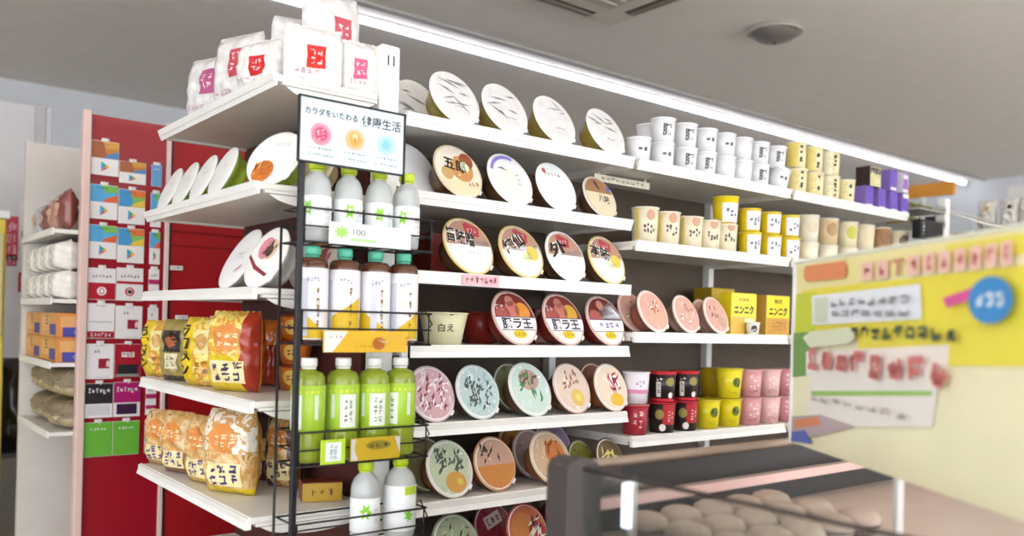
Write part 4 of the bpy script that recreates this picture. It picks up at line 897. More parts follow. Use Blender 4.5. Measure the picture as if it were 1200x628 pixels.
for i, (x, v, w, h, c, rz, lb) in enumerate(bt):
    put('snack_bag', f'sbagt{i}', bag(w, h, .06, lambda x, y, s: CL, art_sb(c, 60+i, .25, .15), seed=30+i, lean=.04), lb, 'snack bag', (x, v, z1+.024+EPS), rz)

# ------------------------------------------------------------------ wire drink rack at the corner
RX0, RX1, RY0, RY1 = .742, 1.040, 1.590, 1.678
t = thing('wire_drink_rack', 'black wire drink rack with four tiers hung before the shelf corner', 'drink rack', (RX0, RY0, 0))
def W(x, y, z): return (x-RX0, y-RY0, z)
b = MB(); b.box(W(RX0-.014, RY0-.002, 0), W(RX0-.002, RY0+.010, E+.43), BLACKWIRE, .002); b.obj('pole', t)
b = MB(); b.tube([W(RX0-.010, RY1, 0), W(RX0-.010, RY1, E+.2)], .003, BLACKWIRE); b.obj('pole', t)
b = MB(); b.tube([W(RX1+.006, RY1, 0), W(RX1+.006, RY1, E+.2)], .003, BLACKWIRE); b.obj('pole', t)
b = MB(); b.box(W(RX0-.03, RY0-.03, 0), W(RX1+.03, RY1+.010, .012), BLACKWIRE, .004); b.obj('foot_plate', t)
TIERS = [E+.152, E-.052, E-.296, E-.478]
for z in TIERS:
    b = MB()
    for dz, r in ((.0, .0022), (.032, .0018), (.068, .0022)):
        b.tube([W(RX0-.006, RY0, z+dz), W(RX1+.006, RY0, z+dz), W(RX1+.006, RY1, z+dz), W(RX0-.006, RY1, z+dz)], r, BLACKWIRE, 8, True)
    for k in range(9):
        x = RX0+(RX1-RX0)*k/8; b.tube([W(x, RY0, z), W(x, RY1, z)], .0014, BLACKWIRE, 6)
    for x in (RX0, RX1): b.tube([W(x, RY0, z), W(x, RY0, z+.068)], .0018, BLACKWIRE, 6)
    b.tube([W(RX1+.006, RY0+.02, z+.03), W(RX1+.022, RY0+.02, z+.045), W(RX1+.022, RY0+.05, z+.075), W(RX1+.006, RY0+.05, z+.068)], .0018, BLACKWIRE, 6)
    b.obj('basket', t)
GREEN = gl('#7cc242'); LCAP = gl('#c3d82c')
def art_leaf(k):
    def a(b, L): b.star([-.5, .2, .1, -.2][k], .62, .46, ink('#8ed032'), (lambda fm: lambda x, y: fm(x, .62+(y-.62)*.6))(L()), 6, .5, k); b.marks(.9, .5, .5, .5, 2, 3, ink('#b9c4c8'), L(), k)
    return a
WLAB = mat('milky_label', '#eef2f3', rough=.3, var=.04)
for i, px in enumerate((371, 408, 444, 476)):
    u, _ = onY(px, 240, 1.634)
    put('water_bottle', f'water{i}', bottle(.168, .0295, PET, LCAP, WLAB, art_leaf(i), .36, .16, .56), 'lime capped water bottle, top tier, ' + ('nearest the thick pole', 'second from the thick black pole', 'third from the thick black pole', 'farthest from the thick black pole')[i], 'water bottle', (u, 1.634, TIERS[0]+.0030))
TEAL = gl('#5cc0a0'); TEAD = mat('brown_tea', '#5a3220', rough=.1, coat=.5, var=.05)
def art_milk(k):
    def a(b, L):
        fm = L(); n = 10; lo = [.05, .25, .1, .0][k]; hi = [.55, .62, .5, .45][k]
        if k % 2: lo, hi = hi, lo
        for j in range(n):
            x0, x1 = -1.25+2.5*j/n, -1.25+2.5*(j+1)/n; y0, y1 = (hi+(lo-hi)*j/n), (hi+(lo-hi)*(j+1)/n)
            b.poly([(x0, .02), (x1, .02), (x1, max(.03, y1)), (x0, max(.03, y0))], ink('#d8b21e'), fm)
        b.strip([-.3, -.9, .0, -.6][k]-.2, [-.3, -.9, .0, -.6][k]+.2, .05, .85, ink('#cfcfdc'), L()); b.marks(.5, .45, .25, .6, 1, 4, ink('#8a6a2a'), L(), k, 0, .16); b.marks(.2, .84, .8, .09, 4, 1, ink('#8f94b0'), L(), k+5)
    return a
MLAB = gl('#eceaf0')
for i, px in enumerate((365, 403, 439, 472)):
    u, _ = onY(px, 350, 1.634)
    put('tea_bottle', f'milk{i}', bottle(.196, .0325, TEAD, TEAL, MLAB, art_milk(i), .22, .03, .77, capm=.0165), 'teal capped tea bottle in white and yellow sleeve, ' + ('nearest the thick pole', 'second from the thick black pole', 'third from the thick black pole', 'farthest from the thick black pole')[i], 'tea bottle', (u, 1.634, TIERS[1]+.0030))
TEA = mat('green_tea', '#8a9a2c', rough=.12, coat=.4, var=.08); TLAB = gl('#a6c83c'); WCAP = gl('#f0efee')
def art_tea(k):
    def a(b, L):
        fm = L(); q = [-.75, .45, .35, -.6][k]; b.strip(q-.5, q+.5, .10, .80, ink('#e6ebe2'), fm); b.marks(q, .45, .6, .55, 2, 4, ink('#7a8a72'), L(), k, 0, .14)
        b.strip(-1.4, 1.4, .84, .90, ink('#c9d83a'), fm); b.strip(-1.4, 1.4, .02, .06, ink('#5f8a2a'), fm); b.strip([.6, -.5, -.6, .6][k]-.12, [.6, -.5, -.6, .6][k]+.12, .3, .8, ink('#d3dccb'), fm)
    return a
for i, px in enumerate((361, 401, 437, 468)):
    u, _ = onY(px, 480, 1.634)
    put('green_tea_bottle', f'tea{i}', bottle(.212, .034, TEA, WCAP, TLAB, art_tea(i), .24, .28, .74, waist=True, capm=.0165), 'white capped green tea bottle, ' + ('nearest the thick pole', 'second from the thick black pole', 'third from the thick black pole', 'farthest from the thick black pole')[i], 'tea bottle', (u, 1.634, TIERS[2]+.0030))
for i, px in enumerate((428, 469)):
    u, _ = onY(px, 580, 1.634 if not i else 1.632)
    put('water_bottle', f'waterb{i}', bottle(.172 if not i else .175, .031 if not i else .035, PET, LCAP, WLAB, art_leaf(2) if not i else lambda b, L: (b.star(.6, .35, .35, ink('#7ec43a'), (lambda fm: lambda x, y: fm(x, .35+(y-.35)*.5))(L()), 7, .5), b.strip(.3, 1.2, .8, .99, ink('#b9d43a'), L())), .36, .14 if not i else .1, .56 if not i else .66), ('upright lime capped water bottle alone on the bottom tier behind the small green card', 'larger lime capped water bottle, bottom tier, beside the pale green printed lid')[i], 'water bottle', (u, 1.634, TIERS[3]+.0030))
# signs clipped to the rack
def sign(name, label, px0, py0, px1, pyb, y, art, base, frame=None, rz=0, drop=None):
    x0, za = onY(px0, py0, y); x1, _ = onY(px1, pyb, y); zb = onY(px0, pyb, y)[1]
    w, h = x1-x0, abs(za-zb); cx, cz = (x0+x1)/2, (za+zb)/2
    t = thing(name, label, 'sign', (cx, y, cz-h/2), rz)
    b = MB(); b.box((-w/2, -.0015, 0), (w/2, .0015, h), base, .0008); k = [0]
    def layer():
        k[0] += 1; e = -.0019-.0003*k[0]
        return lambda x, q: Vector((x*w/2, e, h/2*(1+q)))
    art(b, layer, w/h); b.obj('sign_card', t)
    if frame:
        f = MB(); q = .0035
        for a, c in (((-w/2-q, -.004, -q), (w/2+q, .003, 0)), ((-w/2-q, -.004, h), (w/2+q, .003, h+q)), ((-w/2-q, -.004, 0), (-w/2, .003, h)), ((w/2, -.004, -.02), (w/2+q, .003, h))): f.box(a, c, frame)
        f.obj('frame', t)
    c = MB(); c.tube([(-w*.3, .002, h*.75), (-w*.3, .008, h*.9), (-w*.3, .010, h*1.02)], .0012, BLACKWIRE, 6); c.tube([(w*.3, .002, h*.75), (w*.3, .008, h*.9), (w*.3, .010, h*1.02)], .0012, BLACKWIRE, 6); c.obj('hook', t)
    return t
def art_health(b, L, ar):
    fm = L(); b.text('カラダをいたわる', -.43, .60, .98, .24, ink('#2c2e36'), fm, 0, .012); b.text('健康生活', .54, .58, .78, .36, ink('#26282e'), fm, 0, .008)
    for cx, c1, c2 in ((-.62, '#e2436f', '#f3bccb'), (.02, '#eba555', '#f5d2a0'), (.64, '#a7d3ef', '#c3e2f4')):
        f2 = (lambda g, cx: lambda x, y: g(cx+x/ar, -.1+y))(fm, cx)
        b.disc(0, 0, .30, ink(c1), f2); b.ring(0, 0, .33, .355, ink(c1), f2)
        g3 = L(); f3 = (lambda g, cx: lambda x, y: g(cx+x/ar, -.1+y))(g3, cx)
        b.ring(0, 0, .235, .26, ink(c2), f3)
        if c1 == '#e2436f': b.marks(0, 0, .34, .34, 2, 3, ink('#f8e3ea'), f3, 4, .3)
        elif c1 == '#eba555': b.rect(0, -.02, .03, .26, ink('#c98a3a'), f3); b.disc(0, .1, .1, ink(c2), f3)
        else: b.star(0, 0, .2, ink('#8cc4ea'), f3, 6, .6)
        b.marks(cx, -.56, .42, .12, 6, 1, ink('#8d97a0'), fm, 3); b.marks(cx, -.76, .46, .12, 7, 1, ink('#8d97a0'), fm, 5)
sign('health_sign', 'white sign in a black frame with three coloured circles and a dark headline', 352, 112, 472, 187, RY0-.008, art_health, gl('#d3e1ea'), BLACKWIRE)
def art_100(b, L, ar):
    fm = L(); b.star(-.72, .1, .68, ink('#9fd06a'), lambda x, y: fm(-.72+(x+.72)/ar*1.3, y), 8, .55); b.text('100', -.30, .2, .30, .55, ink('#4a5058'), fm); b.rect(-.2, -.5, .62, .3, ink('#b5d49a'), fm); b.marks(.45, -.05, .7, .22, 6, 1, ink('#c3ccd2'), fm, 3)
sign('price_sign', 'white price card reading 100 with a green star, under the top water bottles', 386, 259, 481, 285, RY0-.010, art_100, gl('#e9eff3'))
def art_ys(b, L, ar):
    fm = L(); b.poly([(-.98, -.95), (-.98, .95), (-.45, .95), (-.65, -.2), (-.8, -.95)], ink('#e9e4dc'), fm); b.marks(-.75, .4, .4, .4, 4, 1, ink('#9a8a8a'), L(), 2)
    b.disc(.28, -.15, .34, ink('#b9682a'), lambda x, y: fm(.28+(x-.28)/ar*2.0, y), ry=.6); b.disc(.28, .1, .2, ink('#e8d09a'), lambda x, y: L()(.28+(x-.28)/ar*2.0, y)); b.marks(-.15, -.4, .5, .22, 6, 1, ink('#7a5a14'), L(), 3); b.marks(.85, .1, .16, .9, 1, 3, ink('#b5562a'), L(), 5)
sign('price_sign', 'mustard price card with a round brown picture, under the teal capped bottles', 379, 387, 477, 413, RY0-.010, art_ys, gl('#dcae2c'))
def art_gs(b, L, ar): fm = L(); b.rect(0, 0, 1.3, 1.55, ink('#e3ebe6'), fm); b.marks(0, 0, .7, 1.2, 2, 4, ink('#7aa0a8'), L(), 2)
sign('price_sign', 'small lime bordered card hanging under the green tea bottles', 376, 516, 404, 545, RY0-.010, art_gs, gl('#b9d43c'))
def art_ov(b, L, ar):
    fm = L(); b.poly([(-.98, -.9), (-.98, .9), (-.8, .95), (-.86, 0), (-.7, -.95)], ink('#c9c4c4'), fm); b.disc(.1, .3, .5, ink('#8a7a2a'), fm, ry=.4); b.marks(.1, .3, .8, .5, 3, 1, ink('#3a3414'), L(), 8); b.poly([(.75, .95), (.98, .9), (.98, -.5), (.85, .2)], ink('#c9c4c4'), L())
sign('price_sign', 'dark yellow card with grey curved edges beside the small lime card', 411, 514, 468, 541, RY0-.010, art_ov, gl('#c2a32c'))

# ------------------------------------------------------------------ gift card rack behind
VC = 3.17
t = thing('gift_card_rack', 'red gift card rack wall behind the end shelving', 'card rack', (.70, VC, 0))
b = MB(); b.box((0, 0, 0), (.245, .02, 2.02), gl('#9c1224')); b.box((.26, 0, 0), (1.2, .02, 2.02), RED); b.obj('back_panel', t)
b = MB(); b.box((.245, -.012, 0), (.260, .02, 2.03), gl('#e6cfc8'), .002); b.obj('divider_post', t)
b = MB(); b.box((.260, -.004, 0), (.268, .012, 2.03), BLACKWIRE); b.obj('shadow_gap_strip', t)  # dark strip along the edge of the divider post
b = MB(); b.box((-.03, -.02, 0), (-.004, .02, 2.03), gl('#e3c4bc'), .003); b.obj('end_post', t)
for zz in (E+.30, E+.25, E+.055, E-.12):
    b = MB(); b.box((.27, -.004, zz-.003), (1.2, 0, zz), mat('groove', '#6e0c12')); b.obj('groove_strip', t)
for px, py in ((207, 314), (213, 372), (254, 373), (262, 373)):
    x, z = onY(px, py, VC-.01); 
    if px == 262: continue
    b = MB(); b.box((x-.70-.022, -.012, z-.008), (x-.70+.022, -.004, z+.008), gl('#ece6e2'), .001); b.marks(x-.70, z, .03, .008, 4, 1, ink('#5a4a4a'), lambda a, c: Vector((a, -.0125, c)), 3); b.obj('name_tag', t)
def gcard(kind, w=.094, h=.125):
    def f():
        b = MB(); b.box((-w/2, -.0009, 0), (w/2, .0009, h), gl('#efebec'), .0004); k = [0]
        def L():
            k[0] += 1; e = -.0013-.0003*k[0]
            return lambda x, y: Vector((x*w/2, e, h/2*(1+y)))
        fm = L()
        if kind[0] == 'play':
            top = kind[1]
            b.rect(0, .48, 1.94, .98, ink(top[0]), fm)
            fm = L(); b.poly([(-.97, .97), (-.2, .97), (.2, .0), (-.97, .0)], ink(top[1]), fm); b.poly([(.1, .2), (.97, .45), (.97, .0), (-.1, .0)], ink(top[2]), L()); b.poly([(-.2, .97), (.97, .97), (.97, .6), (.1, .55)], ink(top[3]), L())
            b.marks(-.1, .8, .8, .12, 5, 1, ink('#2a4a3a'), L(), 3)
            f2 = L(); A, B, C_, D_ = (-.28, -.2), (-.28, -.8), (.32, -.5), (-.02, -.5)
            b.poly([A, D_, B], ink('#3aa0d8'), f2); b.poly([A, (.12, -.4), D_], ink('#3fae5a'), f2); b.poly([(.12, -.4), C_, (.12, -.6), D_], ink('#f0b42c'), f2); b.poly([D_, (.12, -.6), B], ink('#e2574c'), f2)
        elif kind[0] == 'emblem':
            if kind[1] == 'r': b.rect(0, -.45, 1.94, 1.04, ink('#b3122a'), fm)
            f2 = L(); cy = -.45
            b.disc(0, cy, .34, ink('#f4f0f0' if kind[1] == 'r' else '#c01a30'), f2, ry=.27); b.ring(0, cy, .14, .2, ink('#b3122a' if kind[1] == 'r' else '#f4f0f0'), L()); b.marks(0, .5, 1.4, .24, 6, 1, ink('#55505a'), L(), 4)
            if kind[1] == 'w': b.rect(0, .1, 1.96, .16, ink('#b3122a'), L()); b.disc(0, cy, .16, ink('#3a2a30'), L(), ry=.13)
        elif kind[0] == 'text':
            b.marks(0, -.05, 1.7, .12, 12, 1, ink('#6a6a74'), fm, 5); b.marks(0, .85, .8, .12, 5, 1, ink('#7a7a84'), fm, 6); b.rect(0, -.78, 1.94, .38, ink('#a81430'), fm); b.marks(0, -.78, 1.5, .24, 6, 1, ink('#f0d8dc'), L(), 7, 0, .16)
        elif kind[0] == 'square':
            b.rect(.3, -.12, .8, .56, ink('#9a1838'), fm); b.poly([(.45, -.3), (.7, -.3), (.7, -.05), (.58, .08), (.45, -.05)], ink('#e9c9d0'), L()); b.marks(-.2, .6, .5, .26, 2, 1, ink('#5a5060'), fm, 8); b.marks(0, .88, .7, .1, 5, 1, ink('#8a8a94'), fm, 9); b.marks(.2, -.9, 1, .08, 6, 1, ink('#9a9aa4'), L(), 9)
        elif kind[0] == 'band':
            c1, c2, c3 = kind[1]; b.rect(0, 0, 1.96, 1.96, ink(c1), fm); b.rect(0, -.55, 1.5, .62, ink(c2), L()); b.rect(0, .35, .95, .3, ink(c3), L()); b.marks(0, .35, .8, .22, 3, 1, ink(c1), L(), 11, 0, .18); b.rect(0, -.88, 1.7, .12, ink('#8a9a8a'), L())
        elif kind[0] == 'lettered':
            b.rect(0, .4, 1.96, 1.16, ink(kind[1]), fm); b.marks(0, .55, 1.6, .36, 6, 1, ink('#f2eef0'), L(), 12, 0, .17); b.rect(0, -.55, 1.5, .6, ink(kind[2]), L())
        elif kind[0] == 'stripes':
            b.rect(0, .2, 1.96, .3, ink('#b52a6a'), fm); b.rect(0, -.5, 1.96, .24, ink('#b52a6a'), fm); b.marks(0, .6, 1.2, .2, 4, 1, ink('#6a5a66'), L(), 13)
        elif kind[0] == 'plain': b.rect(0, 0, 1.96, 1.96, ink(kind[1]), fm); b.marks(0, .6, 1.2, .2, 5, 1, ink('#f2f2ee'), L(), 14)
        hook = MB(); hook.tube([(0, .0045, h+.004), (0, -.02, h+.004), (0, -.022, h-.004)], .0018, STEEL, 6); hook.box((-.012, -.0012, h-.002), (.012, .0012, h+.010), gl('#efebec'), .0006)
        return [('card', b, []), ('hang_tab', hook, [])]
    return f
PT = ('#59b5e0', '#5aa8dc', '#e0653a', '#7cc05a'); PT2 = ('#7ec06a', '#4a98d0', '#e8c64a', '#e2783c'); PT3 = ('#c9803a', '#a8623a', '#5a8ac0', '#d9a04a')
cards = [  # column, y pixel span, kind, label
    (0, 166, 208, ('play', PT3), 'gift card with an orange and blue top in the first column, highest row seen'),
    (1, 186, 214, ('play', PT3), 'gift card with brown orange band over a triangle logo, high in the second column'),
    (2, 186, 214, ('plain', '#6aa0d0'), 'blue gift card at the top of the narrow third column'),
    (0, 217, 259, ('play', PT), 'gift card with sky blue, green and red top, first column, upper of two alike'),
    (1, 219, 262, ('play', PT2), 'gift card with green, yellow and orange top, second column, upper of two alike'),
    (2, 220, 263, ('play', PT), 'half hidden sky blue gift card, third column, level with the white bowl lids'),
    (0, 264, 305, ('play', PT), 'gift card with sky blue, green and red top, first column, lower of two alike'),
    (1, 265, 308, ('play', PT2), 'gift card with green, yellow and orange top, second column, lower of two alike'),
    (2, 267, 308, ('play', PT), 'half hidden sky blue gift card, third column, beneath the white bowl shelf'),
    (0, 314, 353, ('emblem', 'r'), 'gift card with a white round emblem on red'),
    (1, 312, 353, ('emblem', 'w'), 'white gift card with a small red round emblem under a red line'),
    (2, 312, 352, ('stripes',), 'white gift card with magenta stripes beside the middle end shelf'),
    (0, 355, 398, ('text',), 'white gift card with one line of print over a red lettered foot'),
    (1, 357, 398, ('square',), 'white gift card with a maroon square, second column beside the lettered one'),
    (2, 358, 400, ('square',), 'white gift card with a maroon square, narrow third column'),
    (0, 402, 445, ('square',), 'white gift card with a maroon square, first column, above the black lettered card'),
    (1, 402, 443, ('band', ('#a8182c', '#26242a', '#e8e0dc')), 'red gift card with a pale label and dark lower window'),
    (2, 404, 444, ('emblem', 'w'), 'white gift card behind the yellow noodle packs, third column'),
    (0, 448, 490, ('lettered', '#2a2228', '#d8d4d8'), 'black topped gift card with bold white letters'),
    (1, 447, 490, ('lettered', '#b0186a', '#3a1c3e'), 'magenta gift card with a dark window'),
    (2, 450, 489, ('stripes',), 'white gift card with magenta stripes, third column, near the lower end shelf'),
    (0, 493, 535, ('plain', '#6ab43a'), 'green gift card in the first column, lowest row'),
    (1, 493, 535, ('plain', '#6ab43a'), 'green gift card in the second column, lowest row'),
    (2, 493, 535, ('plain', '#7cc44a'), 'green gift card in the third column, lowest row')]
cu = [.742, .832, .915]
for i, (c, ya, yb, kind, lb) in enumerate(cards):
    _, za = onY(140, ya, VC-.02); _, zb = onY(140, yb, VC-.02); h = za-zb
    w = .088 if c < 2 else .036
    put('gift_card', f'gc{i}', gcard(kind, w, h-.006), lb, 'gift card', (cu[c]-.003*(c == 2), VC-.006, zb+.003))

# ------------------------------------------------------------------ end shelving of the card rack, far left
ZL = [onY(95, y, 3.2)[1] for y in (505, 425, 351, 270)]
t = thing('small_end_shelving', 'narrow pale end shelving beside the gift cards at the left', 'shelving unit', (.60, 3.76, 0), -PI/2)
b = MB(); b.box((0, .30, 0), (.56, .32, 2.0), gl('#a89484')); b.obj('back_panel', t)
b = MB(); b.box((-.03, .0, 0), (0, .32, 2.0), gl('#dcd6d0')); b.obj('side_panel', t)
b = MB(); b.box((0, .02, 0), (.56, .30, .12), gl('#8e8a86')); b.obj('base', t)
for z in ZL:
    b = MB(); b.box((0, 0, z-.014), (.56, .30, z), STEEL, .001); s = b.obj('shelf', t)
    r = MB(); r.box((0, -.006, z-.02), (.56, .0, z+.004), RAIL, .001); r.obj('price_rail', s)
def leftput(name, key, bld, label, cat, x, v, z, rz=-PI/2): return put(name, key, bld, label, cat, (x, v, z+EPS), rz)
zt = ZL[3]
PB = film('#a8604e')
for i, (v, c, h, lb) in enumerate(((3.27, '#8a4a40', .14, 'brown red packet on the highest left shelf beside the gift cards'), (3.40, '#c08a74', .13, 'rosy brown packet in the middle of the highest left shelf'), (3.54, '#8a5a58', .12, 'muted brown packet farther in on the highest left shelf'), (3.67, '#c9c4c8', .12, 'grey white packet at the left end of the highest left shelf'))):
    leftput('snack_packet', f'lp{i}', bag(.12, h, .06, lambda x, y, s, c=c: film(c), lambda b, L: (b.disc(0, .0, .5, ink('#d3a890'), L(), ry=.35), b.marks(0, .5, 1, .2, 4, 1, ink('#f0dcd4'), L(), 3)), seed=40+i), lb, 'snack packet', .65, v, zt)
WP = film('#e9e4de'); zt = ZL[2]
wpk = bag(.13, .098, .10, lambda x, y, s: WP, lambda b, L: b.marks(-.2, .1, .3, .8, 1, 3, ink('#cfc6c0'), L(), 4), p=6.0, fin=.03, wrinkle=.002, seed=50)
for r in range(2):
    for k, v in enumerate((3.275, 3.41, 3.545, 3.68)):
        leftput('paper_goods_pack', 'wpk', wpk, 'plain white wrapped pack, ' + ('lower layer, ', 'upper layer, ')[r] + ('nearest the gift cards', 'second from the gift cards', 'third from the gift cards', 'fourth from the gift cards')[k], 'pack', .655, v, zt+r*.0995)
zt = ZL[1]
def art_ob(b, L): fm = L(); b.rect(-.3, .1, .9, 1.2, ink('#e8b070'), fm); b.text('王', -.1, .4, .35, .7, ink('#5a3a28'), L(), 0, .02); b.rect(.6, -.35, .7, .9, ink('#3a3a90'), fm)
def art_os(b, L): fm = L(); b.rect(-.1, .3, 1.5, .9, ink('#e2ac70'), fm); b.rect(.1, -.55, 1.7, .8, ink('#4a48a0'), fm); b.disc(.5, -.55, .3, ink('#d9d6e2'), L(), ry=.35); b.disc(-.1, -.55, .25, ink('#8a8ac8'), L(), ry=.3)
def cart2(): return carton(.27, .16, .082, gl('#dc9448'), gl('#d88f4a'), art_ob, None)
def f_side():
    out = cart2()(); b = out[0][1]; k = [0]
    def L():
        k[0] += 1; e = .135+.0003+.0003*k[0]
        return lambda x, y: Vector((e, x*.08, .041*(1+y)))
    art_os(b, L); return out
for r in range(2):
    for k, v in enumerate((3.345, 3.618)):
        leftput('orange_carton', 'ocart', f_side, 'orange carton with a violet blue corner, ' + ('lower', 'upper')[r] + (' one beside the gift cards', ' one at the left end')[k], 'carton', .695, v, zt+r*.0838)
zt = ZL[0]; MESH = mat('dark_mesh_wrap', '#5a4c3c', rough=.5, cols=('#4a4034', '#8a7a60', '#2e2822'), pscale=60, bump=.5)
mb_ = lambda i: bag(.26, .105, .15, lambda x, y, s: MESH if y > -.3 else film('#a89672'), lambda b, L: b.marks(0, -.2, 1.5, .5, 5, 1, ink('#d9c9a8'), L(), 5), p=4, fin=.05, seed=70+i)
for r in range(2):
    for k, v in enumerate((3.345, 3.618)):
        leftput('coffee_bag', f'mbag{r}{k}', mb_(r*2+k), 'dark mottled plump bag, ' + ('lower', 'upper')[r] + (' one near the gift cards', ' one at the left edge')[k], 'bag', .70, v, zt+r*.107)
# things beyond, at the left picture edge
x0, _ = onY(9, 300, 4.5); x1, _ = onY(40, 300, 4.5)
t = thing('poster_panel', 'white standing panel with small red posters at the left picture edge', 'panel', ((x0+x1)/2, 4.5, 0))
w = (x1-x0)/2+.06
b = MB(); b.box((-w, 0, 0), (w, .04, 2.3), gl('#d6d4d6'), .004); b.obj('panel_board', t)
b = MB(); b.box((-w-.06, -.01, 0), (-w, .05, 2.3), mat('dark_frame', '#36322f'), .004); b.obj('dark_frame', t)
b = MB(); b.box((w-.07, -.012, 0), (w-.03, 0, 2.3), gl('#c4c0c2'), .002); b.obj('seam_strip', t)
for i, (px, py, ww, hh_, c) in enumerate(((14, 279, .05, .20, '#c8485a'), (33, 262, .07, .20, '#e6dcdc'), (29, 331, .05, .09, '#a8283a'), (14, 305, .04, .05, '#b8485a'))):
    x, z = onY(px, py, 4.49); b = MB(); b.box((x-(x0+x1)/2-ww/2, -.004, z-hh_/2), (x-(x0+x1)/2+ww/2, 0, z+hh_/2), ink(c)); 
    b.marks(x-(x0+x1)/2, z, ww*.8, hh_*.8, 2, 3, ink('#4a3a40' if c == '#e6dcdc' else '#f0dcdc'), lambda a, q: Vector((a, -.0045, q)), i); b.obj('poster', t)
x, z = onY(24, 475, 4.3)
put('black_bag', 'blackbag', bag(.26, .42, .2, lambda x, y, s: film('#1e1d22'), lambda b, L: b.marks(0, .2, .5, .2, 3, 1, ink('#4a4a52'), L(), 3), p=2.4, fin=.05, seed=80), 'black rounded bag on a pedestal at the left picture edge', 'bag', (x, 4.3, z-.21))
t = thing('pedestal', 'grey pedestal under the black rounded bag', 'pedestal', (x, 4.3, 0))
b = MB(); b.box((-.14, -.13, .03), (.14, .13, z-.212), gl('#9a9896'), .006); b.obj('column', t); b = MB(); b.box((-.16, -.15, 0), (.16, .15, .03), gl('#8a8886'), .004); b.obj('foot', t)
x, z = onY(-8, 350, 3.9)
t = thing('yellow_display', 'yellow display stand at the very left picture edge', 'display', (x-.02, 3.9, 0))
b = MB(); b.box((-.1, 0, 0), (.06, .2, E+.36), gl('#d9c04a'), .006); b.obj('cabinet', t); b = MB(); b.box((-.1, -.012, E-.1), (.05, 0, E+.3), gl('#cdbf86'), .003); b.obj('door_panel', t); b = MB(); b.box((-.11, -.012, E+.36), (.07, .21, E+.39), WHITE, .003); b.obj('top_cap', t)
# ------------------------------------------------------------------ glass island showcase in front
CT = E-.213
CX0, CX1, CY0, CY1 = .889, 2.4, -.05, .953
WOODR = mat('bronze_rail', '#9a8676', rough=.35, metal=.2)
t = thing('island_showcase', 'glass sided island showcase with dark corner post and bronze rails in front', 'showcase', (CX0, CY0, 0))
def K(x, y, z): return (x-CX0, y-CY0, z)
b = MB(); b.box(K(CX0+.02, CY0+.02, 0), K(CX1, CY1-.02, CT-.135), mat('showcase_body', '#8a7a70', rough=.5), .004); b.obj('cabinet_body', t)
b = MB(); b.box(K(CX0, CY0, CT-.135), K(CX1, CY1, CT-.107), gl('#c9b3a6'), .003); b.obj('display_deck', t)
# corner post with a rounded head
b = MB(); n = 12; pl = [(-.026, 0), (.026, 0)] + [(.026*math.cos(PI*k/n), CT-.006+.022*math.sin(PI*k/n)) for k in range(n+1)]
b.prism(pl, .045, DARK, lambda a, c, e: Vector((CX0-CX0+a*.78+.0, CY1-CY0+.01-e-a*.62+.01, c)))
b.obj('corner_post', t)
b = MB(); b.box(K(CX0+.02, CY1-.022, CT-.034), K(CX0+.085, CY1+.004, CT-.004), DARK, .003); b.obj('post_bracket', t)
b = MB(); b.tube([K(CX0+.02, CY1, CT), K(CX1, CY1, CT)], .008, WOODR, 10); b.obj('top_rail', t)
b = MB(); b.tube([K(CX0, CY1-.02, CT), K(CX0, CY0, CT)], .0032, DARK, 10); b.obj('top_rail', t)
b = MB(); b.box(K(CX0-.002, CY0, CT-.107), K(CX0+.003, CY1-.03, CT-.006), GLASS); b.obj('end_glass', t)
b = MB(); b.box(K(CX0+.02, CY1-.003, CT-.107), K(CX1, CY1+.002, CT-.008), mat('dark_inner_panel', '#2c2725', rough=.4)); b.obj('rear_panel', t)  # dark colour stands for the shade inside, below the rail
b = MB(); b.box(K(CX0+.02, CY1-.035, CT-.056), K(CX1, CY1-.004, CT-.050), gl('#cdb8ad'), .001); b.box(K(CX0+.02, CY1-.038, CT-.062), K(CX1, CY1-.035, CT-.046), gl('#e0b8b0')); b.obj('inner_shelf', t)
b = MB(); b.box(K(CX0+.022, CY1-.103, CT-.1065), K(CX0+.034, CY1-.091, CT-.004), WHITE, .002); b.obj('lamp_tube_holder', t)
b = MB(); b.box(K(CX0+.012, CY1-.103, CT-.075), K(CX0+.021, CY1-.091, CT-.012), mat('showcase_lamp', '#e9eeff', emit=2.2)); b.obj('lamp_tube', t)  # white upright strip drawn with its own glow
BUN = mat('bun_crust', '#b8a496', rough=.45, var=.25, vscale=14, bump=.2); CUPP = gl('#4a3834')
def bun():
    b = MB(); b.lathe([(.005, .044), (.018, .043), (.029, .038), (.034, .028), (.033, .018), (.027, .010)][::-1], BUN, 24)
    w = MB(); w.lathe([(.022, 0), (.024, .001)] + [(.029, .012), (.0350, .023), (.0345, .0235), (.028, .013), (.022, .004)], CUPP, 24, cap=True)
    return [('bun', b, []), ('paper_case', w, [])]
where = ['nearest the dark post', 'second from the dark post', 'third from the dark post', 'fourth from the dark post', 'fifth from the dark post']
for r in range(3):
    for k in range(5):
        put('sweet_bun', 'bun', bun, 'pale brown bun in a dark case, ' + ('rear row, ', 'middle row, ', 'front row, ')[r] + where[k], 'bun', (CX0+.075+.078*k, CY1-.082-.080*r, CT-.107+EPS))
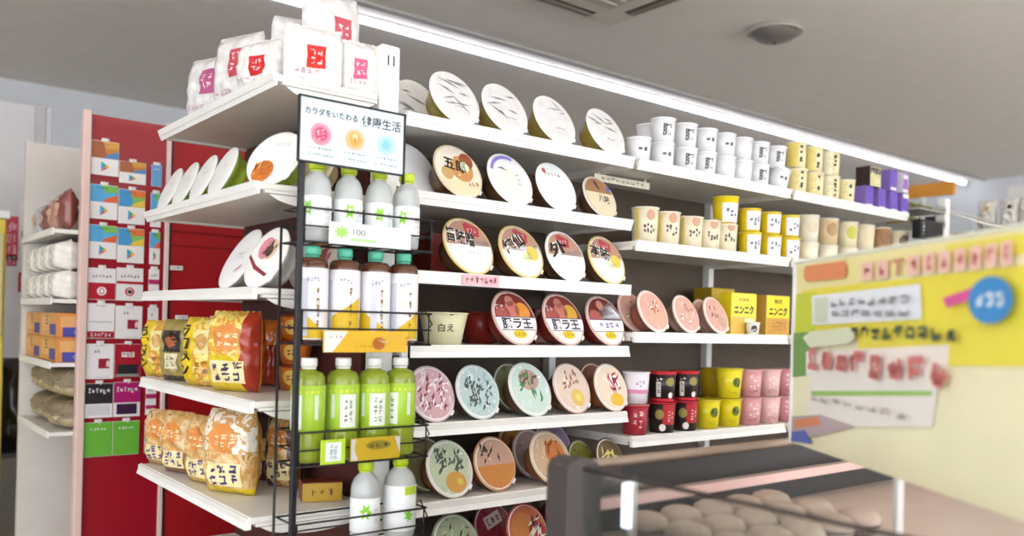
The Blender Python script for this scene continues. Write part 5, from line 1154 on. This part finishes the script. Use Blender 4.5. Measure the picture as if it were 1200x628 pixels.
# ------------------------------------------------------------------ promotion board standing on the showcase
A = Vector((1.387, .900)); dirb = Vector((-.56, -.83)).normalized()
ang = math.atan2(dirb.y, dirb.x)
zb0, zb1 = CT+.010, E+.122
BWD = .72; HB = zb1-zb0
t = thing('promotion_board', 'yellow promotion board with pink lettering and a blue disc, standing on the showcase', 'board', (A.x, A.y, zb0), ang)
b = MB(); b.box((0, -.006, 0), (BWD, .006, HB), gl('#efe9c4'), .001)
nrm = Vector((math.sin(ang), -math.cos(ang), 0))      # side facing the camera (local -Y or +Y)
o3 = Vector((A.x, A.y, zb0)); d3 = Vector((dirb.x, dirb.y, 0)); n3 = Vector((-dirb.y, dirb.x, 0))
side = 1 if (Vector((0, 0, 0))-o3).dot(n3) > 0 else -1
def bpx(px, py):           # where the board's print sits, measured on the photograph
    d = ray(px, py); den = d.dot(n3); tt = (o3-Vector((0, 0, E))).dot(n3)/den
    q = Vector((0, 0, E))+d*tt-o3; return q.dot(d3), q.z
bk = [0]
def BL():
    bk[0] += 1; e = side*(.0064+.0003*bk[0]); return lambda x, y: Vector((x, e, y))
def area(pts, m):
    b.poly([tuple(min(max(c, lo), hi) for c, lo, hi in zip(bpx(*p), (.003, .003), (BWD-.003, HB-.003))) for p in pts], m, BL())
def blk(x0, y0, x1, y1, nx, ny, c, seed, th=.17):
    s0, q0 = bpx(x0, y0); s1, q1 = bpx(x1, y1); q2 = bpx(x1, y0)[1]
    b.marks((s0+s1)/2, (q0+q1)/2, abs(s1-s0), abs((q0+bpx(x1,y0)[1])/2-(bpx(x0,y1)[1]+q1)/2), nx, ny, ink(c), BL(), seed, 0, th)
area([(938, 312), (1200, 268), (1200, 300), (940, 345)], ink('#ecdf9e'))
area([(1115, 288), (1215, 272), (1230, 296), (1118, 308)], ink('#e6da58'))
area([(946, 340), (1215, 310), (1240, 380), (944, 402)], ink('#e9da4c'))
area([(938, 345), (962, 342), (960, 388), (936, 390)], ink('#c8d23a'))
area([(935, 390), (956, 389), (953, 440), (934, 442)], ink('#6f9a4e'))
area([(1012, 396), (1240, 380), (1250, 430), (1010, 428)], ink('#e8da50'))
area([(950, 412), (1120, 404), (1118, 432), (950, 440)], ink('#efe4dc'))
area([(955, 433), (1110, 433), (1100, 500), (952, 500)], ink('#ece6e0'))
area([(957, 458), (1100, 458), (1100, 464), (957, 464)], ink('#9ac46a'))
area([(934, 488), (968, 486), (1010, 500), (960, 512), (933, 512)], ink('#b9a6a8'))
area([(936, 492), (965, 488), (968, 498), (937, 502)], ink('#d98a62'))
area([(934, 506), (950, 504), (958, 520), (933, 522)], ink('#5a6ab8'))
area([(958, 347), (1087, 333), (1089, 374), (959, 381)], ink('#e9ecf2'))
area([(961, 350), (978, 348), (977, 378), (962, 379)], ink('#cfd6c0'))
area([(949, 316), (951, 312), (996, 306), (999, 309), (999, 323), (996, 326), (952, 330), (949, 326)], ink('#e08a5a'))
for i in range(10):
    x = 1024+19*i; y = 318-2.3*i
    s0, q0 = bpx(x, y); wd = abs(bpx(x+14, y)[0]-s0)
    if i == 2: b.text('T', s0, q0, wd, .024, ink('#c98a72'), BL(), 0, .03)
    else: b.rect(s0, q0, wd, .027, ink('#eec3b4'), BL()); b.marks(s0, q0, wd*.7, .019, 1, 1, ink('#c9706a'), BL(), i+3, 0, .22)
blk(984, 348, 1080, 360, 8, 1, '#8f949c', 4); blk(984, 362, 1080, 373, 7, 1, '#8f949c', 5)
area([(952, 396), (960, 389), (1006, 384), (1014, 389), (1014, 397), (1006, 403), (960, 407)], ink('#d9dcc0'))
blk(1008, 398, 1140, 381, 9, 1, '#55604a', 6, .2)
blk(955, 440, 1130, 410, 8, 1, '#cf7a76', 7, .22)
blk(960, 480, 1080, 470, 8, 1, '#b9b4a8', 8)
area([(1121, 350), (1166, 334), (1172, 341), (1168, 346), (1126, 361)], ink('#d8589a'))
s0, q0 = bpx(1178, 352); rr = abs(bpx(1206, 352)[0]-s0)
b.disc(s0, q0, rr, ink('#3f8ac8'), BL(), ry=.0275); b.marks(s0, q0, rr*1.4, .02, 3, 1, ink('#e3eef8'), BL(), 9, .1, .2)
b.obj('printed_panel', t)
b = MB(); b.box((-.008, -.008, 0), (.0, .008, HB+.002), gl('#f2f4f6')); b.box((-.004, -.008, HB), (BWD, .008, HB+.004), gl('#e9ecdc')); b.obj('edge_trim', t)
for x in (.36, .66):
    b = MB(); b.box((x-.006, -.005, CT-.1062-zb0+.004), (x+.006, .005, 0), gl('#d9d9d4'), .001); b.obj('stand_leg', t)
    b = MB(); b.box((x-.02, -.03, CT-.1062-zb0), (x+.02, .03, CT-.1062-zb0+.005), gl('#d9d9d4'), .001); b.obj('stand_foot', t)

# ------------------------------------------------------------------ camera, light of the room, view
cd = bpy.data.cameras.new('camera'); cam = bpy.data.objects.new('camera', cd); COL.objects.link(cam)
cr_ = RT*math.cos(RHO) + UP*math.sin(RHO); cu_ = UP*math.cos(RHO) - RT*math.sin(RHO)
bk_ = -FW
M = Matrix(((cr_.x, cu_.x, bk_.x, 0), (cr_.y, cu_.y, bk_.y, 0), (cr_.z, cu_.z, bk_.z, E), (0, 0, 0, 1)))
cam.matrix_world = M
cd.sensor_width = 36; cd.lens = F/1200*36; cd.shift_y = 65/1200; cd.clip_start = .05
cd.dof.use_dof = True; cd.dof.focus_distance = 2.2; cd.dof.aperture_fstop = 2.2
sc.camera = cam
w = bpy.data.worlds.new('world'); sc.world = w; w.use_nodes = True
w.node_tree.nodes['Background'].inputs[0].default_value = (.8, .85, .9, 1); w.node_tree.nodes['Background'].inputs[1].default_value = 7.0
def lamp(name, loc, size, power, col=(1, .97, .93)):
    l = bpy.data.lights.new(name, 'AREA'); l.shape = 'RECTANGLE'; l.size, l.size_y = size; l.energy = power; l.color = col
    o = bpy.data.objects.new(name, l); COL.objects.link(o); o.location = loc; return o
sc.view_settings.view_transform = 'Standard'; sc.view_settings.look = 'None'; sc.view_settings.gamma = 1; sc.view_settings.use_curve_mapping = False
sc.view_settings.exposure = -.22
sc.cycles.use_denoising = True
sc.cycles.max_bounces = 8; sc.cycles.transmission_bounces = 8; sc.cycles.transparent_max_bounces = 8; sc.cycles.glossy_bounces = 3; sc.cycles.diffuse_bounces = 4
sc.cycles.sample_clamp_indirect = 4
sc.cycles.caustics_reflective = False; sc.cycles.caustics_refractive = False
